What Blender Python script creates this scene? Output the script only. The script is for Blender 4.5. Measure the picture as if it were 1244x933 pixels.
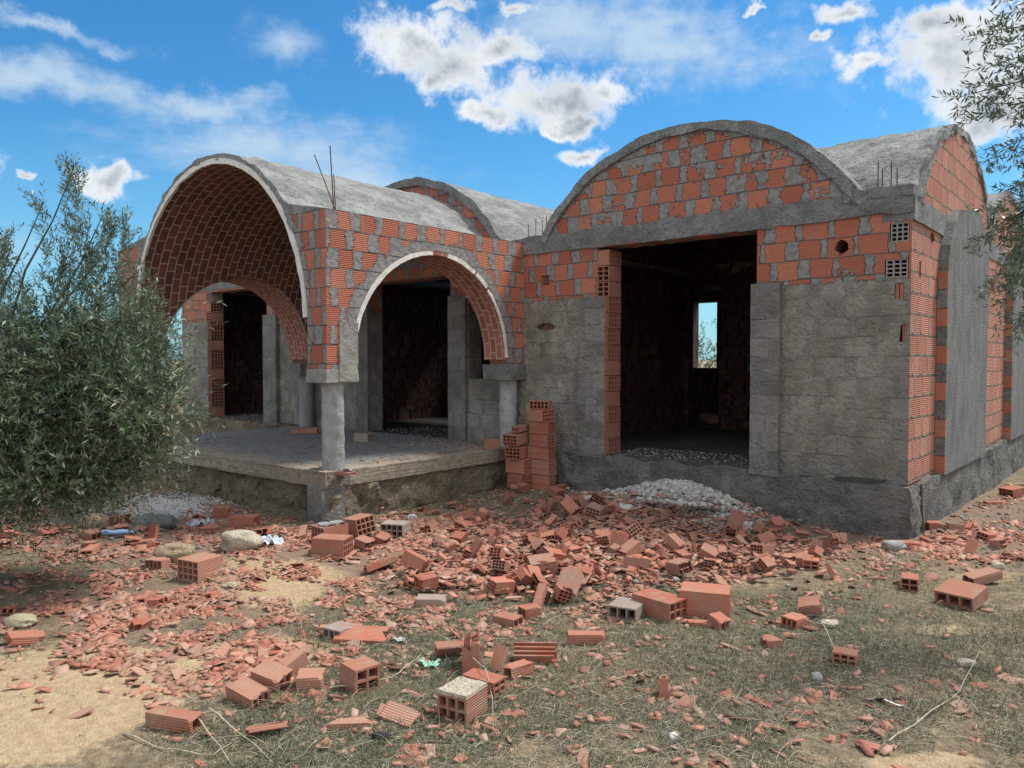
import bpy, math, random
import numpy as np
from mathutils import Matrix, Vector, Euler

random.seed(7); RNG = np.random.default_rng(11)
SC = bpy.context.scene; COL = SC.collection
R = math.radians
for o in list(bpy.data.objects): bpy.data.objects.remove(o)

# ------------------------------------------------------------------ camera
FPX, CX, CY, HY = 935.0, 622.0, 466.5, 436.0
YAW = R(40.3); PITCH = math.atan((CY-HY)/FPX)
CAM = np.array([1.90, -8.24, 1.21])
FWH = np.array([-math.sin(YAW), math.cos(YAW), 0.0]); RGT = np.array([math.cos(YAW), math.sin(YAW), 0.0]); UPV = np.array([0, 0, 1.0])
FWD = FWH*math.cos(PITCH)-UPV*math.sin(PITCH); UPC = UPV*math.cos(PITCH)+FWH*math.sin(PITCH)
cd = bpy.data.cameras.new('camera'); cam = bpy.data.objects.new('camera', cd); COL.objects.link(cam)
cd.sensor_width = 36.0; cd.lens = 36.0*FPX/1244.0; cd.clip_start = 0.05; cd.clip_end = 3000
cam.matrix_world = Matrix(((RGT[0], UPC[0], -FWD[0], CAM[0]), (RGT[1], UPC[1], -FWD[1], CAM[1]), (RGT[2], UPC[2], -FWD[2], CAM[2]), (0, 0, 0, 1)))
SC.camera = cam
def ray(x, y): return FWD+RGT*((x-CX)/FPX)+UPC*((CY-y)/FPX)
def on_y(x, y, Y=0.0):
    d = ray(x, y); return CAM+d*((Y-CAM[1])/d[1])
def on_x(x, y, X=0.0):
    d = ray(x, y); return CAM+d*((X-CAM[0])/d[0])
def at_depth(x, y, D): return CAM+ray(x, y)*D
def proj(P):
    v = np.asarray(P)-CAM; z = v@FWD; z = np.where(z < 0.05, 0.05, z)
    return CX+FPX*(v@RGT)/z, CY-FPX*(v@UPC)/z

# ------------------------------------------------------------------ view
SC.view_settings.view_transform = 'Standard'; SC.view_settings.look = 'None'
SC.view_settings.exposure = 1.25; SC.view_settings.gamma = 1.0; SC.view_settings.use_curve_mapping = False
SC.render.resolution_x = 1024; SC.render.resolution_y = 768
SUN_EL, SUN_AZ = 58.0, 62.0       # azimuth: degrees from +X towards +Y
SKY_STRENGTH = 0.10
SUN_STRENGTH = 2.1
sd = Vector((math.cos(R(SUN_EL))*math.cos(R(SUN_AZ)), math.cos(R(SUN_EL))*math.sin(R(SUN_AZ)), math.sin(R(SUN_EL))))
sl = bpy.data.lights.new('sun', 'SUN'); sl.energy = SUN_STRENGTH; sl.angle = R(15); sl.color = (1.0, 0.95, 0.87)
so = bpy.data.objects.new('sun', sl); COL.objects.link(so); so.rotation_euler = sd.to_track_quat('Z', 'Y').to_euler(); so.location = (0, 0, 30)

# ------------------------------------------------------------------ node expression helper
class T:
    def __init__(s, tree): s.t = tree; s.n = tree.nodes; s.l = tree.links
    def w(s, v, sock):
        if isinstance(v, (bpy.types.NodeSocket,)): s.l.new(v, sock)
        elif isinstance(v, Q): s.l.new(v.s, sock)
        else:
            if isinstance(v, (tuple, list)) and sock.type == 'RGBA' and len(v) == 3: v = (*v, 1)
            sock.default_value = v
    def math(s, op, *a):
        n = s.n.new('ShaderNodeMath'); n.operation = op
        for i, v in enumerate(a): s.w(v, n.inputs[i])
        return Q(s, n.outputs[0])
    def vm(s, op, a, b=None, out=0):
        n = s.n.new('ShaderNodeVectorMath'); n.operation = op; s.w(a, n.inputs[0])
        if b is not None:
            if op == 'SCALE': s.w(b, n.inputs[3])
            else: s.w(b, n.inputs[1])
        return Q(s, n.outputs[out])
    def xyz(s, v):
        n = s.n.new('ShaderNodeSeparateXYZ'); s.w(v, n.inputs[0]); return [Q(s, o) for o in n.outputs]
    def vec(s, x=0.0, y=0.0, z=0.0):
        n = s.n.new('ShaderNodeCombineXYZ')
        for i, v in enumerate((x, y, z)): s.w(v, n.inputs[i])
        return Q(s, n.outputs[0])
    def noise(s, v, scale, detail=3, rough=.55, dist=0.0, col=False):
        n = s.n.new('ShaderNodeTexNoise'); s.w(v, n.inputs['Vector']); n.inputs['Scale'].default_value = scale
        n.inputs['Detail'].default_value = detail; n.inputs['Roughness'].default_value = rough; n.inputs['Distortion'].default_value = dist
        return Q(s, n.outputs[1 if col else 0])
    def vor(s, v, scale, feat='F1', out='Distance'):
        n = s.n.new('ShaderNodeTexVoronoi'); n.feature = feat; s.w(v, n.inputs['Vector']); n.inputs['Scale'].default_value = scale
        return Q(s, n.outputs[out])
    def white(s, v):
        n = s.n.new('ShaderNodeTexWhiteNoise'); n.noise_dimensions = '3D'; s.w(v, n.inputs['Vector']); return Q(s, n.outputs['Value'])
    def sm(s, x, a, b, lo=0.0, hi=1.0):
        n = s.n.new('ShaderNodeMapRange'); n.interpolation_type = 'SMOOTHSTEP'; s.w(x, n.inputs[0])
        for i, v in enumerate((a, b, lo, hi)): s.w(v, n.inputs[i+1])
        return Q(s, n.outputs[0])
    def lin(s, x, a, b, lo=0.0, hi=1.0):
        n = s.n.new('ShaderNodeMapRange'); s.w(x, n.inputs[0])
        for i, v in enumerate((a, b, lo, hi)): s.w(v, n.inputs[i+1])
        return Q(s, n.outputs[0])
    def mix(s, f, a, b, mode='MIX'):
        n = s.n.new('ShaderNodeMix'); n.data_type = 'RGBA'; n.blend_type = mode; n.clamp_factor = True
        s.w(f, n.inputs[0]); s.w(a, n.inputs[6]); s.w(b, n.inputs[7]); return Q(s, n.outputs[2])
    def attr(s, name, out='Fac'):
        n = s.n.new('ShaderNodeAttribute'); n.attribute_name = name; return Q(s, n.outputs[out])
class Q:
    def __init__(s, T_, sock): s.T = T_; s.s = sock
    def __add__(s, o): return s.T.math('ADD', s, o)
    __radd__ = __add__
    def __sub__(s, o): return s.T.math('SUBTRACT', s, o)
    def __rsub__(s, o): return s.T.math('SUBTRACT', o, s)
    def __mul__(s, o): return s.T.math('MULTIPLY', s, o)
    __rmul__ = __mul__
    def __truediv__(s, o): return s.T.math('DIVIDE', s, o)
    def abs(s): return s.T.math('ABSOLUTE', s)
    def floor(s): return s.T.math('FLOOR', s)
    def fract(s): return s.T.math('FRACT', s)
    def max(s, o): return s.T.math('MAXIMUM', s, o)
    def min(s, o): return s.T.math('MINIMUM', s, o)
    def sin(s): return s.T.math('SINE', s)
    def sqrt(s): return s.T.math('SQRT', s)

# ------------------------------------------------------------------ sky with clouds (directions on the dome)
world = bpy.data.worlds.new('World'); SC.world = world; world.use_nodes = True
wt = world.node_tree; wt.nodes.clear(); t = T(wt)
sky = wt.nodes.new('ShaderNodeTexSky'); sky.sky_type = 'NISHITA'; sky.sun_disc = False
sky.sun_elevation = R(SUN_EL); sky.sun_rotation = R(90-SUN_AZ); sky.air_density = 1.0; sky.dust_density = 0.6; sky.ozone_density = 2.2
tc = wt.nodes.new('ShaderNodeTexCoord'); D = t.vm('NORMALIZE', Q(t, tc.outputs['Generated']))
dx, dy, dz = t.xyz(D)
hs = wt.nodes.new('ShaderNodeHueSaturation'); hs.inputs['Saturation'].default_value = 1.28; hs.inputs['Hue'].default_value = 0.495; wt.links.new(sky.outputs[0], hs.inputs['Color'])
skyc = t.vm('SCALE', Q(t, hs.outputs[0]), SKY_STRENGTH)
skyc = t.mix(1.0, skyc, (0.62, 1.02, 1.16), 'MULTIPLY')
skyc = t.mix(t.sm(dz, .30, .0)*.5, skyc, (.22, .48, .68))
D0 = D
w1_ = t.vm('SUBTRACT', t.noise(D, 7, 3, .55, col=True), (.5, .5, .5)); w2_ = t.vm('SUBTRACT', t.noise(D, 24, 4, .6, col=True), (.5, .5, .5))
D = t.vm('NORMALIZE', t.vm('ADD', D, t.vm('ADD', t.vm('SCALE', w1_, .10), t.vm('SCALE', w2_, .045))))
fine = t.noise(D0, 34, 8, .66); med = t.noise(D0, 10, 6, .62); big = t.noise(D0, 3.2, 4, .55)
def cloud(px, py, rx, ry, soft=.10, amp=1.1, tilt=0.0, bias=0.0):
    d = ray(px, py); d = d/np.linalg.norm(d)
    r_ = np.cross(d, UPV); r_ /= np.linalg.norm(r_); u_ = np.cross(r_, d)
    ct, st = math.cos(R(tilt)), math.sin(R(tilt)); r2 = r_*ct+u_*st; u2 = u_*ct-r_*st
    k = 1/FPX/ (1+((px-CX)/FPX)**2+((CY-py)/FPX)**2)**.5
    a = t.vm('DOT_PRODUCT', D, tuple(r2), out=1)/(rx*k); b = t.vm('DOT_PRODUCT', D, tuple(u2), out=1)/(ry*k)
    f = t.vm('DOT_PRODUCT', D, tuple(d), out=1)
    e = 1.0-(a*a+b*b).sqrt()
    dens = e+(fine-.5)*amp+(med-.5)*amp*1.1+bias
    return dens+t.lin(f, 0.5, 0.7, -9, 0), b
cum = None; shade = None
for c in [(500, 50, 62, 48, 1.3), (540, 75, 70, 52, 1.3), (522, 108, 30, 28, 1.3), (600, 50, 50, 26, 1.4), (672, 122, 90, 40, 1.25), (730, 98, 60, 30, 1.3), (600, 140, 45, 16, 1.2), (690, 152, 40, 14, 1.2),
          (136, 218, 32, 15, .9), (706, 194, 36, 15, 1.2), (1165, 60, 110, 88, 1.3), (1130, 20, 80, 40, 1.3), (1200, 130, 80, 34, 1.3), (1024, 4, 32, 16, 1.1), (1052, 82, 26, 18, 1.5), (998, 43, 12, 12, 1.2),
          (622, 2, 30, 10, 1.2), (530, 4, 26, 12, 1.2), (36, 218, 22, 8, 1.6), (915, 10, 12, 7, 1.2), (1290, 60, 110, 110, 1.2), (1350, 200, 90, 50, 1.2), (-120, 180, 120, 40, 1.2), (1500, 320, 160, 50, 1.2)]:
    dn, b = cloud(*c[:4], amp=c[4])
    cum = dn if cum is None else cum.max(dn)
m_cum = t.sm(cum+(t.noise(D0, 60, 4, .7)-.5)*.5, -.12, 0.60)
core = t.lin(cum+(t.noise(D0, 15, 5, .6)-.5)*1.3, 0.25, 1.15)
# thin high cloud
cir = None
for c in [(70, 95, 190, 40, .10, 1.0, -8, 0.), (230, 120, 150, 26, .1, 1.2, -4, 0), (330, 190, 190, 52, .1, .7, 4, .08), (420, 230, 120, 60, .1, .6, 0, .1), (800, 40, 210, 52, .1, 1.2, -14, .12), (700, 20, 150, 50, .1, 1., 0, .1), (330, 60, 60, 40, .1, .8, 0, -.1), (60, 20, 120, 14, .1, .9, -6, -.05), (1400, 420, 300, 60, .1, .8, 0, 0), (-200, 300, 260, 70, .1, .8, 0, 0)]:
    dn, b = cloud(*c[:4], amp=c[5], tilt=c[6], bias=c[7]); cir = dn if cir is None else cir.max(dn)
m_cir = t.sm(cir+(t.noise(t.vec(dx*3.0, dy*3.0, dz*14.0), 3.0, 6, .65)-.5)*1.1, -0.15, 1.15)*.80
# unseen bright cloud added around and behind the camera to fill-light the facade
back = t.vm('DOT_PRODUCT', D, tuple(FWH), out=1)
m_backfill = t.sm(big+(med-.5)*.5+t.lin(back, 0.35, -0.5, -0.55, 0.22), .40, .62)
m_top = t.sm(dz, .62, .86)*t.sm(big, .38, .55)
ccol = t.mix(core, (.72, .74, .75), (0.27, 0.31, 0.37))
out = t.mix(m_cir, skyc, (0.46, 0.56, 0.66))
out = t.mix((m_backfill.max(m_top))*.93, out, (0.88, 0.90, 0.92))
out = t.mix(m_cum, out, ccol)
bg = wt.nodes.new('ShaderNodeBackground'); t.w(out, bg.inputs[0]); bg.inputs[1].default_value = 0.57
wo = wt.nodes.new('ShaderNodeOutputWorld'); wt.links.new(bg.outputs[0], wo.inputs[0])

# ------------------------------------------------------------------ numpy noise
def _h(ix, iy, iz, seed):
    n = (ix*374761393+iy*668265263+iz*2147483647+seed*974634777) & 0xffffffff
    n = ((n ^ (n >> 13))*1274126177) & 0xffffffff
    n = n ^ (n >> 16)
    return (n & 0xffff)/65535.0
def vnoise(P, scale, seed=0):
    P = np.asarray(P, float)*scale; I = np.floor(P).astype(np.int64); F = P-I; F = F*F*(3-2*F); r = 0
    for a in (0, 1):
        for b in (0, 1):
            for c in (0, 1):
                w = (F[:, 0] if a else 1-F[:, 0])*(F[:, 1] if b else 1-F[:, 1])*(F[:, 2] if c else 1-F[:, 2])
                r = r+w*_h(I[:, 0]+a, I[:, 1]+b, I[:, 2]+c, seed)
    return r-.5
def fbm(P, scale, seed=0, oct=4):
    r = 0; a = 1.0
    for i in range(oct): r = r+a*vnoise(P, scale*2**i, seed+i*17); a *= .5
    return r

# ------------------------------------------------------------------ mesh helpers
def mesh(name, V, F, mat=None, uv=None, smooth=False, fattr=None):
    me = bpy.data.meshes.new(name); me.from_pydata([tuple(v) for v in V], [], [tuple(f) for f in F])
    if mat is not None: me.materials.append(mat)
    if uv is not None:
        lay = me.uv_layers.new(name='UVMap'); vi = np.zeros(len(me.loops), int); me.loops.foreach_get('vertex_index', vi)
        lay.data.foreach_set('uv', np.asarray(uv)[vi].ravel())
    if fattr is not None:
        for k, v in fattr.items():
            a = me.attributes.new(k, 'FLOAT', 'FACE'); a.data.foreach_set('value', np.asarray(v, float))
    if smooth: me.polygons.foreach_set('use_smooth', [True]*len(me.polygons))
    me.update(); return me
def link(name, me, parent=None, loc=None, rot=None):
    o = bpy.data.objects.new(name, me); COL.objects.link(o)
    if loc is not None: o.location = loc
    if rot is not None: o.rotation_euler = rot
    if parent is not None:
        o.parent = parent
        if loc is None and parent.type == 'EMPTY': o.matrix_parent_inverse = Matrix.Translation(parent.location).inverted()
    return o
def empty(name, loc=(0, 0, 0)):
    o = bpy.data.objects.new(name, None); COL.objects.link(o); o.location = loc; o.empty_display_size = .2; return o
def tag(o, label, cat, group=None, kind=None):
    if label: o['label'] = label
    if cat: o['category'] = cat
    if group: o['group'] = group
    if kind: o['kind'] = kind
    return o
BOXF = [(0, 3, 2, 1), (4, 5, 6, 7), (0, 1, 5, 4), (1, 2, 6, 5), (2, 3, 7, 6), (3, 0, 4, 7)]
def boxv(x0, x1, y0, y1, z0, z1): return [(x0, y0, z0), (x1, y0, z0), (x1, y1, z0), (x0, y1, z0), (x0, y0, z1), (x1, y0, z1), (x1, y1, z1), (x0, y1, z1)]
class MB:
    def __init__(s): s.V = []; s.F = []; s.n = 0
    def add(s, V, F):
        s.V += [tuple(v) for v in V]; s.F += [tuple(i+s.n for i in f) for f in F]; s.n += len(V)
    def box(s, *a): s.add(boxv(*a), BOXF)
    def tube(s, pts, r0, r1=None, k=6, cap=True):
        r1 = r0 if r1 is None else r1; pts = [np.array(p, float) for p in pts]; n = len(pts); V = []
        d0 = pts[-1]-pts[0]; ref = np.array([0, 0, 1.0]) if abs(d0[2]) < .9*np.linalg.norm(d0) else np.array([1.0, 0, 0])
        for i, p in enumerate(pts):
            d = pts[min(i+1, n-1)]-pts[max(i-1, 0)]; d = d/(np.linalg.norm(d)+1e-9)
            a = np.cross(d, ref); a /= np.linalg.norm(a)+1e-9; b = np.cross(d, a); r = r0+(r1-r0)*i/max(n-1, 1)
            for j in range(k): V.append(p+r*(math.cos(2*math.pi*j/k)*a+math.sin(2*math.pi*j/k)*b))
        F = [(i*k+j, i*k+(j+1) % k, (i+1)*k+(j+1) % k, (i+1)*k+j) for i in range(n-1) for j in range(k)]
        if cap: F += [tuple(range(k)), tuple(reversed(range((n-1)*k, n*k)))]
        s.add(V, F)
    def mesh(s, name, mat, **k): return mesh(name, s.V, s.F, mat, **k)
def rough_box(x0, x1, y0, y1, z0, z1, res=.06, amp=.02, sc=6, seed=0, taper=None):
    """closed box with gridded faces pushed about by position noise"""
    nx = max(1, int(round((x1-x0)/res))); ny = max(1, int(round((y1-y0)/res))); nz = max(1, int(round((z1-z0)/res)))
    idx = {}; V = []; F = []
    def vid(i, j, k):
        key = (i, j, k)
        if key not in idx: idx[key] = len(V); V.append((x0+(x1-x0)*i/nx, y0+(y1-y0)*j/ny, z0+(z1-z0)*k/nz))
        return idx[key]
    for i in range(nx):
        for j in range(ny):
            F.append((vid(i, j, 0), vid(i, j+1, 0), vid(i+1, j+1, 0), vid(i+1, j, 0))); F.append((vid(i, j, nz), vid(i+1, j, nz), vid(i+1, j+1, nz), vid(i, j+1, nz)))
    for i in range(nx):
        for k in range(nz):
            F.append((vid(i, 0, k), vid(i+1, 0, k), vid(i+1, 0, k+1), vid(i, 0, k+1))); F.append((vid(i, ny, k), vid(i, ny, k+1), vid(i+1, ny, k+1), vid(i+1, ny, k)))
    for j in range(ny):
        for k in range(nz):
            F.append((vid(0, j, k), vid(0, j, k+1), vid(0, j+1, k+1), vid(0, j+1, k))); F.append((vid(nx, j, k), vid(nx, j+1, k), vid(nx, j+1, k+1), vid(nx, j, k+1)))
    V = np.array(V); off = np.stack([fbm(V, sc, seed+q*101) for q in range(3)], 1)*amp*1.6
    return V+off, F
def boolean(me, cutters):
    """difference of a mesh and a list of cutter meshes; returns a new mesh"""
    o = bpy.data.objects.new('tmp', me); COL.objects.link(o); tmp = []
    for c in cutters:
        k = bpy.data.objects.new('tmpc', c); COL.objects.link(k); tmp.append(k)
        m = o.modifiers.new('b', 'BOOLEAN'); m.operation = 'DIFFERENCE'; m.object = k; m.solver = 'EXACT'
    dg = bpy.context.evaluated_depsgraph_get(); dg.update()
    r = bpy.data.meshes.new_from_object(o.evaluated_get(dg)); r.name = me.name
    for k in tmp: bpy.data.objects.remove(k)
    bpy.data.objects.remove(o); return r
def cutbox(*a): return mesh('cut', boxv(*a), BOXF)
def cutpoly(pts, axis, a0, a1):
    """prism of a closed outline; axis 'y': pts are (x,z); axis 'x': pts are (y,z)"""
    n = len(pts); V = []
    for s_ in (a0, a1):
        for p in pts: V.append((p[0], s_, p[1]) if axis == 'y' else (s_, p[0], p[1]))
    F = [tuple(range(n)), tuple(range(2*n-1, n-1, -1))]+[(i, i+n, (i+1) % n+n, (i+1) % n) for i in range(n)]
    me = mesh('cut', V, F)
    import bmesh
    bm = bmesh.new(); bm.from_mesh(me); bmesh.ops.recalc_face_normals(bm, faces=bm.faces); bm.to_mesh(me); bm.free(); return me
def ring(cu, cz, r_in, r_out, a0, a1, w0, w1, axis, na=48, nw=20, amp=0.0, seed=0, sc=5):
    """thick arc shell. axis 'y': arc in XZ swept along Y; axis 'x': arc in YZ swept along X. returns V,F,uv"""
    V = []; UVs = []; idx = {}
    nr = 1
    def vid(i, j, k):
        key = (i, j, k)
        if key not in idx:
            a = a0+(a1-a0)*i/na; w = w0+(w1-w0)*j/nw; r = (r_in, r_out)[k]
            u = cu-r*math.cos(a); z = cz+r*math.sin(a); idx[key] = len(V)
            V.append((u, w, z) if axis == 'y' else (w, u, z)); UVs.append((a*r_in, w))
        return idx[key]
    F = []
    for i in range(na):
        for j in range(nw):
            F.append((vid(i, j, 0), vid(i, j+1, 0), vid(i+1, j+1, 0), vid(i+1, j, 0))); F.append((vid(i, j, 1), vid(i+1, j, 1), vid(i+1, j+1, 1), vid(i, j+1, 1)))
        F.append((vid(i, 0, 0), vid(i+1, 0, 0), vid(i+1, 0, 1), vid(i, 0, 1))); F.append((vid(i, nw, 0), vid(i, nw, 1), vid(i+1, nw, 1), vid(i+1, nw, 0)))
    for j in range(nw):
        F.append((vid(0, j, 0), vid(0, j, 1), vid(0, j+1, 1), vid(0, j+1, 0))); F.append((vid(na, j, 0), vid(na, j+1, 0), vid(na, j+1, 1), vid(na, j, 1)))
    if axis == 'y': F = [tuple(reversed(f)) for f in F]
    V = np.array(V)
    if amp: V = V+np.stack([fbm(V, sc, seed+q*77) for q in range(3)], 1)*amp*1.6
    return V, F, UVs

# ------------------------------------------------------------------ materials
def newmat(name):
    m = bpy.data.materials.new(name); m.use_nodes = True; nt = m.node_tree; nt.nodes.clear(); t = T(nt)
    b = nt.nodes.new('ShaderNodeBsdfPrincipled'); o = nt.nodes.new('ShaderNodeOutputMaterial'); nt.links.new(b.outputs[0], o.inputs[0])
    b.inputs['Roughness'].default_value = .92; b.inputs['Specular IOR Level'].default_value = .25
    return m, t, b
def bump(t, b, h, dist=.01, strength=1.0):
    n = t.n.new('ShaderNodeBump'); n.inputs['Distance'].default_value = dist; n.inputs['Strength'].default_value = strength
    t.w(h, n.inputs['Height']); t.l.new(n.outputs[0], b.inputs['Normal'])
def geo(t):
    g = t.n.new('ShaderNodeNewGeometry'); P = Q(t, g.outputs['Position']); x, y, z = t.xyz(P); nx, ny, nz = t.xyz(Q(t, g.outputs['True Normal'])); return P, x, y, z, nx, ny, nz

def brick_mask(t, u, v, P, period, rowh, jw, amp, jh=.006, seed=0.0):
    v = v+(t.noise(P, 1.3, 2)-.5)*.05
    row = (v/rowh).floor(); fv = (v/rowh).fract()
    ur = u/period+row*.5+t.white(t.vec(row, seed, 3.3))*.35
    c = ur.floor(); fu = ur.fract()
    fuz = t.white(t.vec(c, row, seed+9.1))
    side = t.math('GREATER_THAN', fu, .5)
    jid = t.white(t.vec(c+side, row, seed+1.7))
    d = fu.min(1.0-fu)*period
    n = t.noise(P, 11, 3, .6); n2 = t.noise(P, 40, 2, .6)
    w = jw*(.45+jid*.95)
    mv = t.sm(d+(n-.5)*amp+(n2-.5)*.012, w-.005, w+.007)
    dh = fv.min(1.0-fv)*rowh
    mh = t.sm(dh+(n2-.5)*.006+(n-.5)*.012, jh*.4, jh*1.3)
    return mv, mh, fuz, row, fv
def wall_mat(name, all_brick=False, rz=2.0, jw=.062, amp=.13, arch=None, brick_c=((.36, .112, .068), (.50, .190, .115)), mort=((.17, .17, .165), (.31, .305, .295)), period=.325, rowh=.205, v0=0.0, patch=.62, rend=((.225, .208, .172), (.44, .415, .35)), rough_m=1.0, jh=.006, outer=None):
    m, t, b = newmat(name); P, x, y, z, nx, ny, nz = geo(t)
    isx = t.math('GREATER_THAN', nx.abs(), .6); u = y*isx+x*(1.0-isx)
    v = z-v0
    mv, mh, bid, row, fv = brick_mask(t, u, v, P, period, rowh, jw, amp, jh)
    nb = t.noise(P, 2.1, 4, .6); nf = t.noise(P, 60, 3, .7); nm = t.noise(P, 14, 4, .65)
    pm = t.sm(nb+(nm-.5)*.35, patch, patch+.02)
    cov = pm
    if arch:
        cu, cz, r0, wdt, ax = arch
        uu = (y if ax == 'x' else x)-cu; zz = z-cz; rr = (uu*uu+zz*zz).sqrt()
        am = t.sm(rr+(nm-.5)*.22+(nb-.5)*.25, r0+wdt, r0+wdt-.02)
        cov = cov.max(am)
    if outer:
        uu = x-outer[0]; zz = z-outer[1]; rr = (uu*uu+zz*zz).sqrt(); cov = cov.max(t.sm(rr+(nm-.5)*.28+(nb-.5)*.35, outer[2]-.15, outer[2]-.13))
    mask = mv*mh*(1.0-cov)
    bc = t.mix(bid, brick_c[0], brick_c[1]); bc = t.mix(t.sm(nm, .3, .75)*.45, bc, (.33, .12, .085)); bc = t.mix(t.sm(nb, .5, .72)*.30, bc, (.36, .27, .22))
    bc = t.mix(t.sm(t.noise(P, 5, 5, .7), .56, .70)*.35, bc, (.16, .10, .085))
    mc = t.mix(t.sm(nm+(nf-.5)*.4, .25, .75), mort[0], mort[1])
    groove = 1.0-mh
    mc = t.mix(groove*.55, mc, (.05, .048, .045))
    col = t.mix(mask, mc, bc)
    ridge = (v*(2*math.pi/.0205)).sin()
    h = mask*ridge*.09+(1.0-mask)*(1.0*rough_m+nm*1.1*rough_m+nf*.35)-groove*1.2+nf*.12
    if not all_brick:
        # cement wash below rz, with faint courses of the blocks beneath
        zr = z+(nm-.5)*.10+(nb-.5)*.05
        rm = t.sm(zr, rz+.012, rz-.012)
        blots = t.sm(t.noise(P, 1.7, 5, .65), .33, .68)
        rc = t.mix(blots, rend[0], rend[1]); rc = t.mix(t.sm(t.noise(P, 7, 4, .7), .35, .7)*.5, rc, (.15, .145, .128))
        rc = t.mix(t.sm(t.noise(P, .9, 3, .6), .45, .7)*.35, rc, (.22, .215, .21))
        dh2 = t.sm(fv.min(1.0-fv)*rowh+(nm-.5)*.02, .000, .006)
        lines = (1.0-dh2)*t.sm(t.noise(P, 2.9, 4, .7), .46, .62)
        rc = t.mix(lines*.45, rc, (.08, .078, .07)); rc = t.mix(t.sm(t.noise(P, 26, 4, .7), .52, .7)*.35, rc, (.13, .125, .11)); rc = t.mix(t.sm(t.white(t.vec(row, 5.5, (u*2.9+row*.5).floor())), .35, .9)*.30, rc, (.42, .40, .36))
        vj = (1.0-t.sm(mv, .2, .8))*.32
        rc = t.mix(vj, rc, (.15, .15, .15))
        ex = t.sm(t.noise(P, 3.1, 3, .6)+(nm-.5)*.4, .735, .755)
        rc = t.mix(ex, rc, (.40, .16, .10))
        rc = t.mix((1.0-t.sm(z, -.1, .35))*.4*t.sm(nb, .3, .6), rc, (.13, .13, .13))
        hr = nm*2.2+nf*1.0+ridge*.02-lines*1.2-ex*1.2+2.6*t.noise(P, 5, 5, .65)+t.vor(P, 28)*.6
        col = t.mix(rm, col, rc); h = h*(1.0-rm)+hr*rm
    t.w(col, b.inputs['Base Color']); bump(t, b, h, .024, 1.0)
    return m
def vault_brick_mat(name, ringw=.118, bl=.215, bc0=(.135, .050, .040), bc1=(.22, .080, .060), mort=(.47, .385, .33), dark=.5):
    m, t, b = newmat(name); g = t.n.new('ShaderNodeUVMap'); g.uv_map = 'UVMap'; P, *_ = geo(t)
    u, v, _z = t.xyz(Q(t, g.outputs[0]))
    n = t.noise(P, 9, 3, .6); n2 = t.noise(P, 3.2, 3, .6); u = u+(n-.5)*.03; v = v+(t.noise(P, 7, 2)-.5)*.022
    row = (v/ringw).floor(); fv = (v/ringw).fract(); ur = u/bl+row*.5+t.white(t.vec(row, 1.0, 2.0))*.3; c = ur.floor(); fu = ur.fract()
    idv = t.white(t.vec(c, row, 4.0)); du = fu.min(1.0-fu)*bl; dv = fv.min(1.0-fv)*ringw; d = du.min(dv)+(t.noise(P, 30, 3, .7)-.5)*.007
    mk = t.sm(d, .006, .0095)
    bc = t.mix(idv, bc0, bc1); bc = t.mix(t.sm(t.white(t.vec(c, row, 7.0)), .80, .86)*dark, bc, (.10, .05, .045)); bc = t.mix(t.sm(n2, .5, .7)*.4, bc, (.17, .085, .07))
    sp = t.sm(t.noise(P, 16, 4, .7), .66, .72)
    col = t.mix(mk*(1.0-sp), t.mix(n, mort, (.36, .29, .25)), bc)
    t.w(col, b.inputs['Base Color']); bump(t, b, mk*.9-sp*.5+n*.4, .008, .9); return m
def concrete_mat(name, c0, c1, c2=None, sc=1.0, bd=.012, streak=None, fineness=1.0, smoothc=.0):
    m, t, b = newmat(name); P, x, y, z, nx, ny, nz = geo(t)
    Ps = P if streak is None else t.vec(x*streak[0], y*streak[1], z*streak[2])
    a = t.noise(Ps, 1.6*sc, 6, .65); c = t.noise(Ps, 9*sc, 5, .7); f = t.noise(P, 55*fineness, 4, .7); v = t.vor(P, 22*sc)
    col = t.mix(t.sm(a, .3, .7), c0, c1); col = t.mix(t.sm(c, .45, .72)*.6, col, c2 or tuple(q*.6 for q in c0)); col = t.mix(t.sm(f, .35, .8)*.3, col, tuple(min(1, q*1.35) for q in c1))
    t.w(col, b.inputs['Base Color']); bump(t, b, c*1.6*(1-smoothc)+f*.8*(1-smoothc)+v*.5*(1-smoothc)+a*.5, bd, .9); return m
def objbrick_mat(name, c0=(.32, .108, .07), c1=(.47, .185, .12), dirt=(.31, .235, .18), dirta=.6):
    m, t, b = newmat(name); tc = t.n.new('ShaderNodeTexCoord'); P = Q(t, tc.outputs['Object']); oi = t.n.new('ShaderNodeObjectInfo'); rnd = Q(t, oi.outputs['Random'])
    x, y, z = t.xyz(P); Pw, *_ = geo(t)
    n = t.noise(Pw, 8, 4, .65); f = t.noise(Pw, 70, 3, .7)
    col = t.mix(rnd, c0, c1); col = t.mix(t.sm(t.white(t.vec(rnd, 1., 2.)), .60, .95)*.5, col, (.36, .20, .15)); col = t.mix(t.sm(n, .42, .72)*dirta, col, dirt); col = t.mix(t.sm(t.noise(Pw, 23, 3, .7), .58, .72)*.4, col, (.20, .10, .08))
    r = ((y+z)*(2*math.pi/.0135)).sin()
    col = t.mix(t.sm(r, .2, 1.0)*.18, col, (.26, .09, .06))
    t.w(col, b.inputs['Base Color']); bump(t, b, r*.30+f*.4+n*.5, .004, .8); return m
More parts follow.
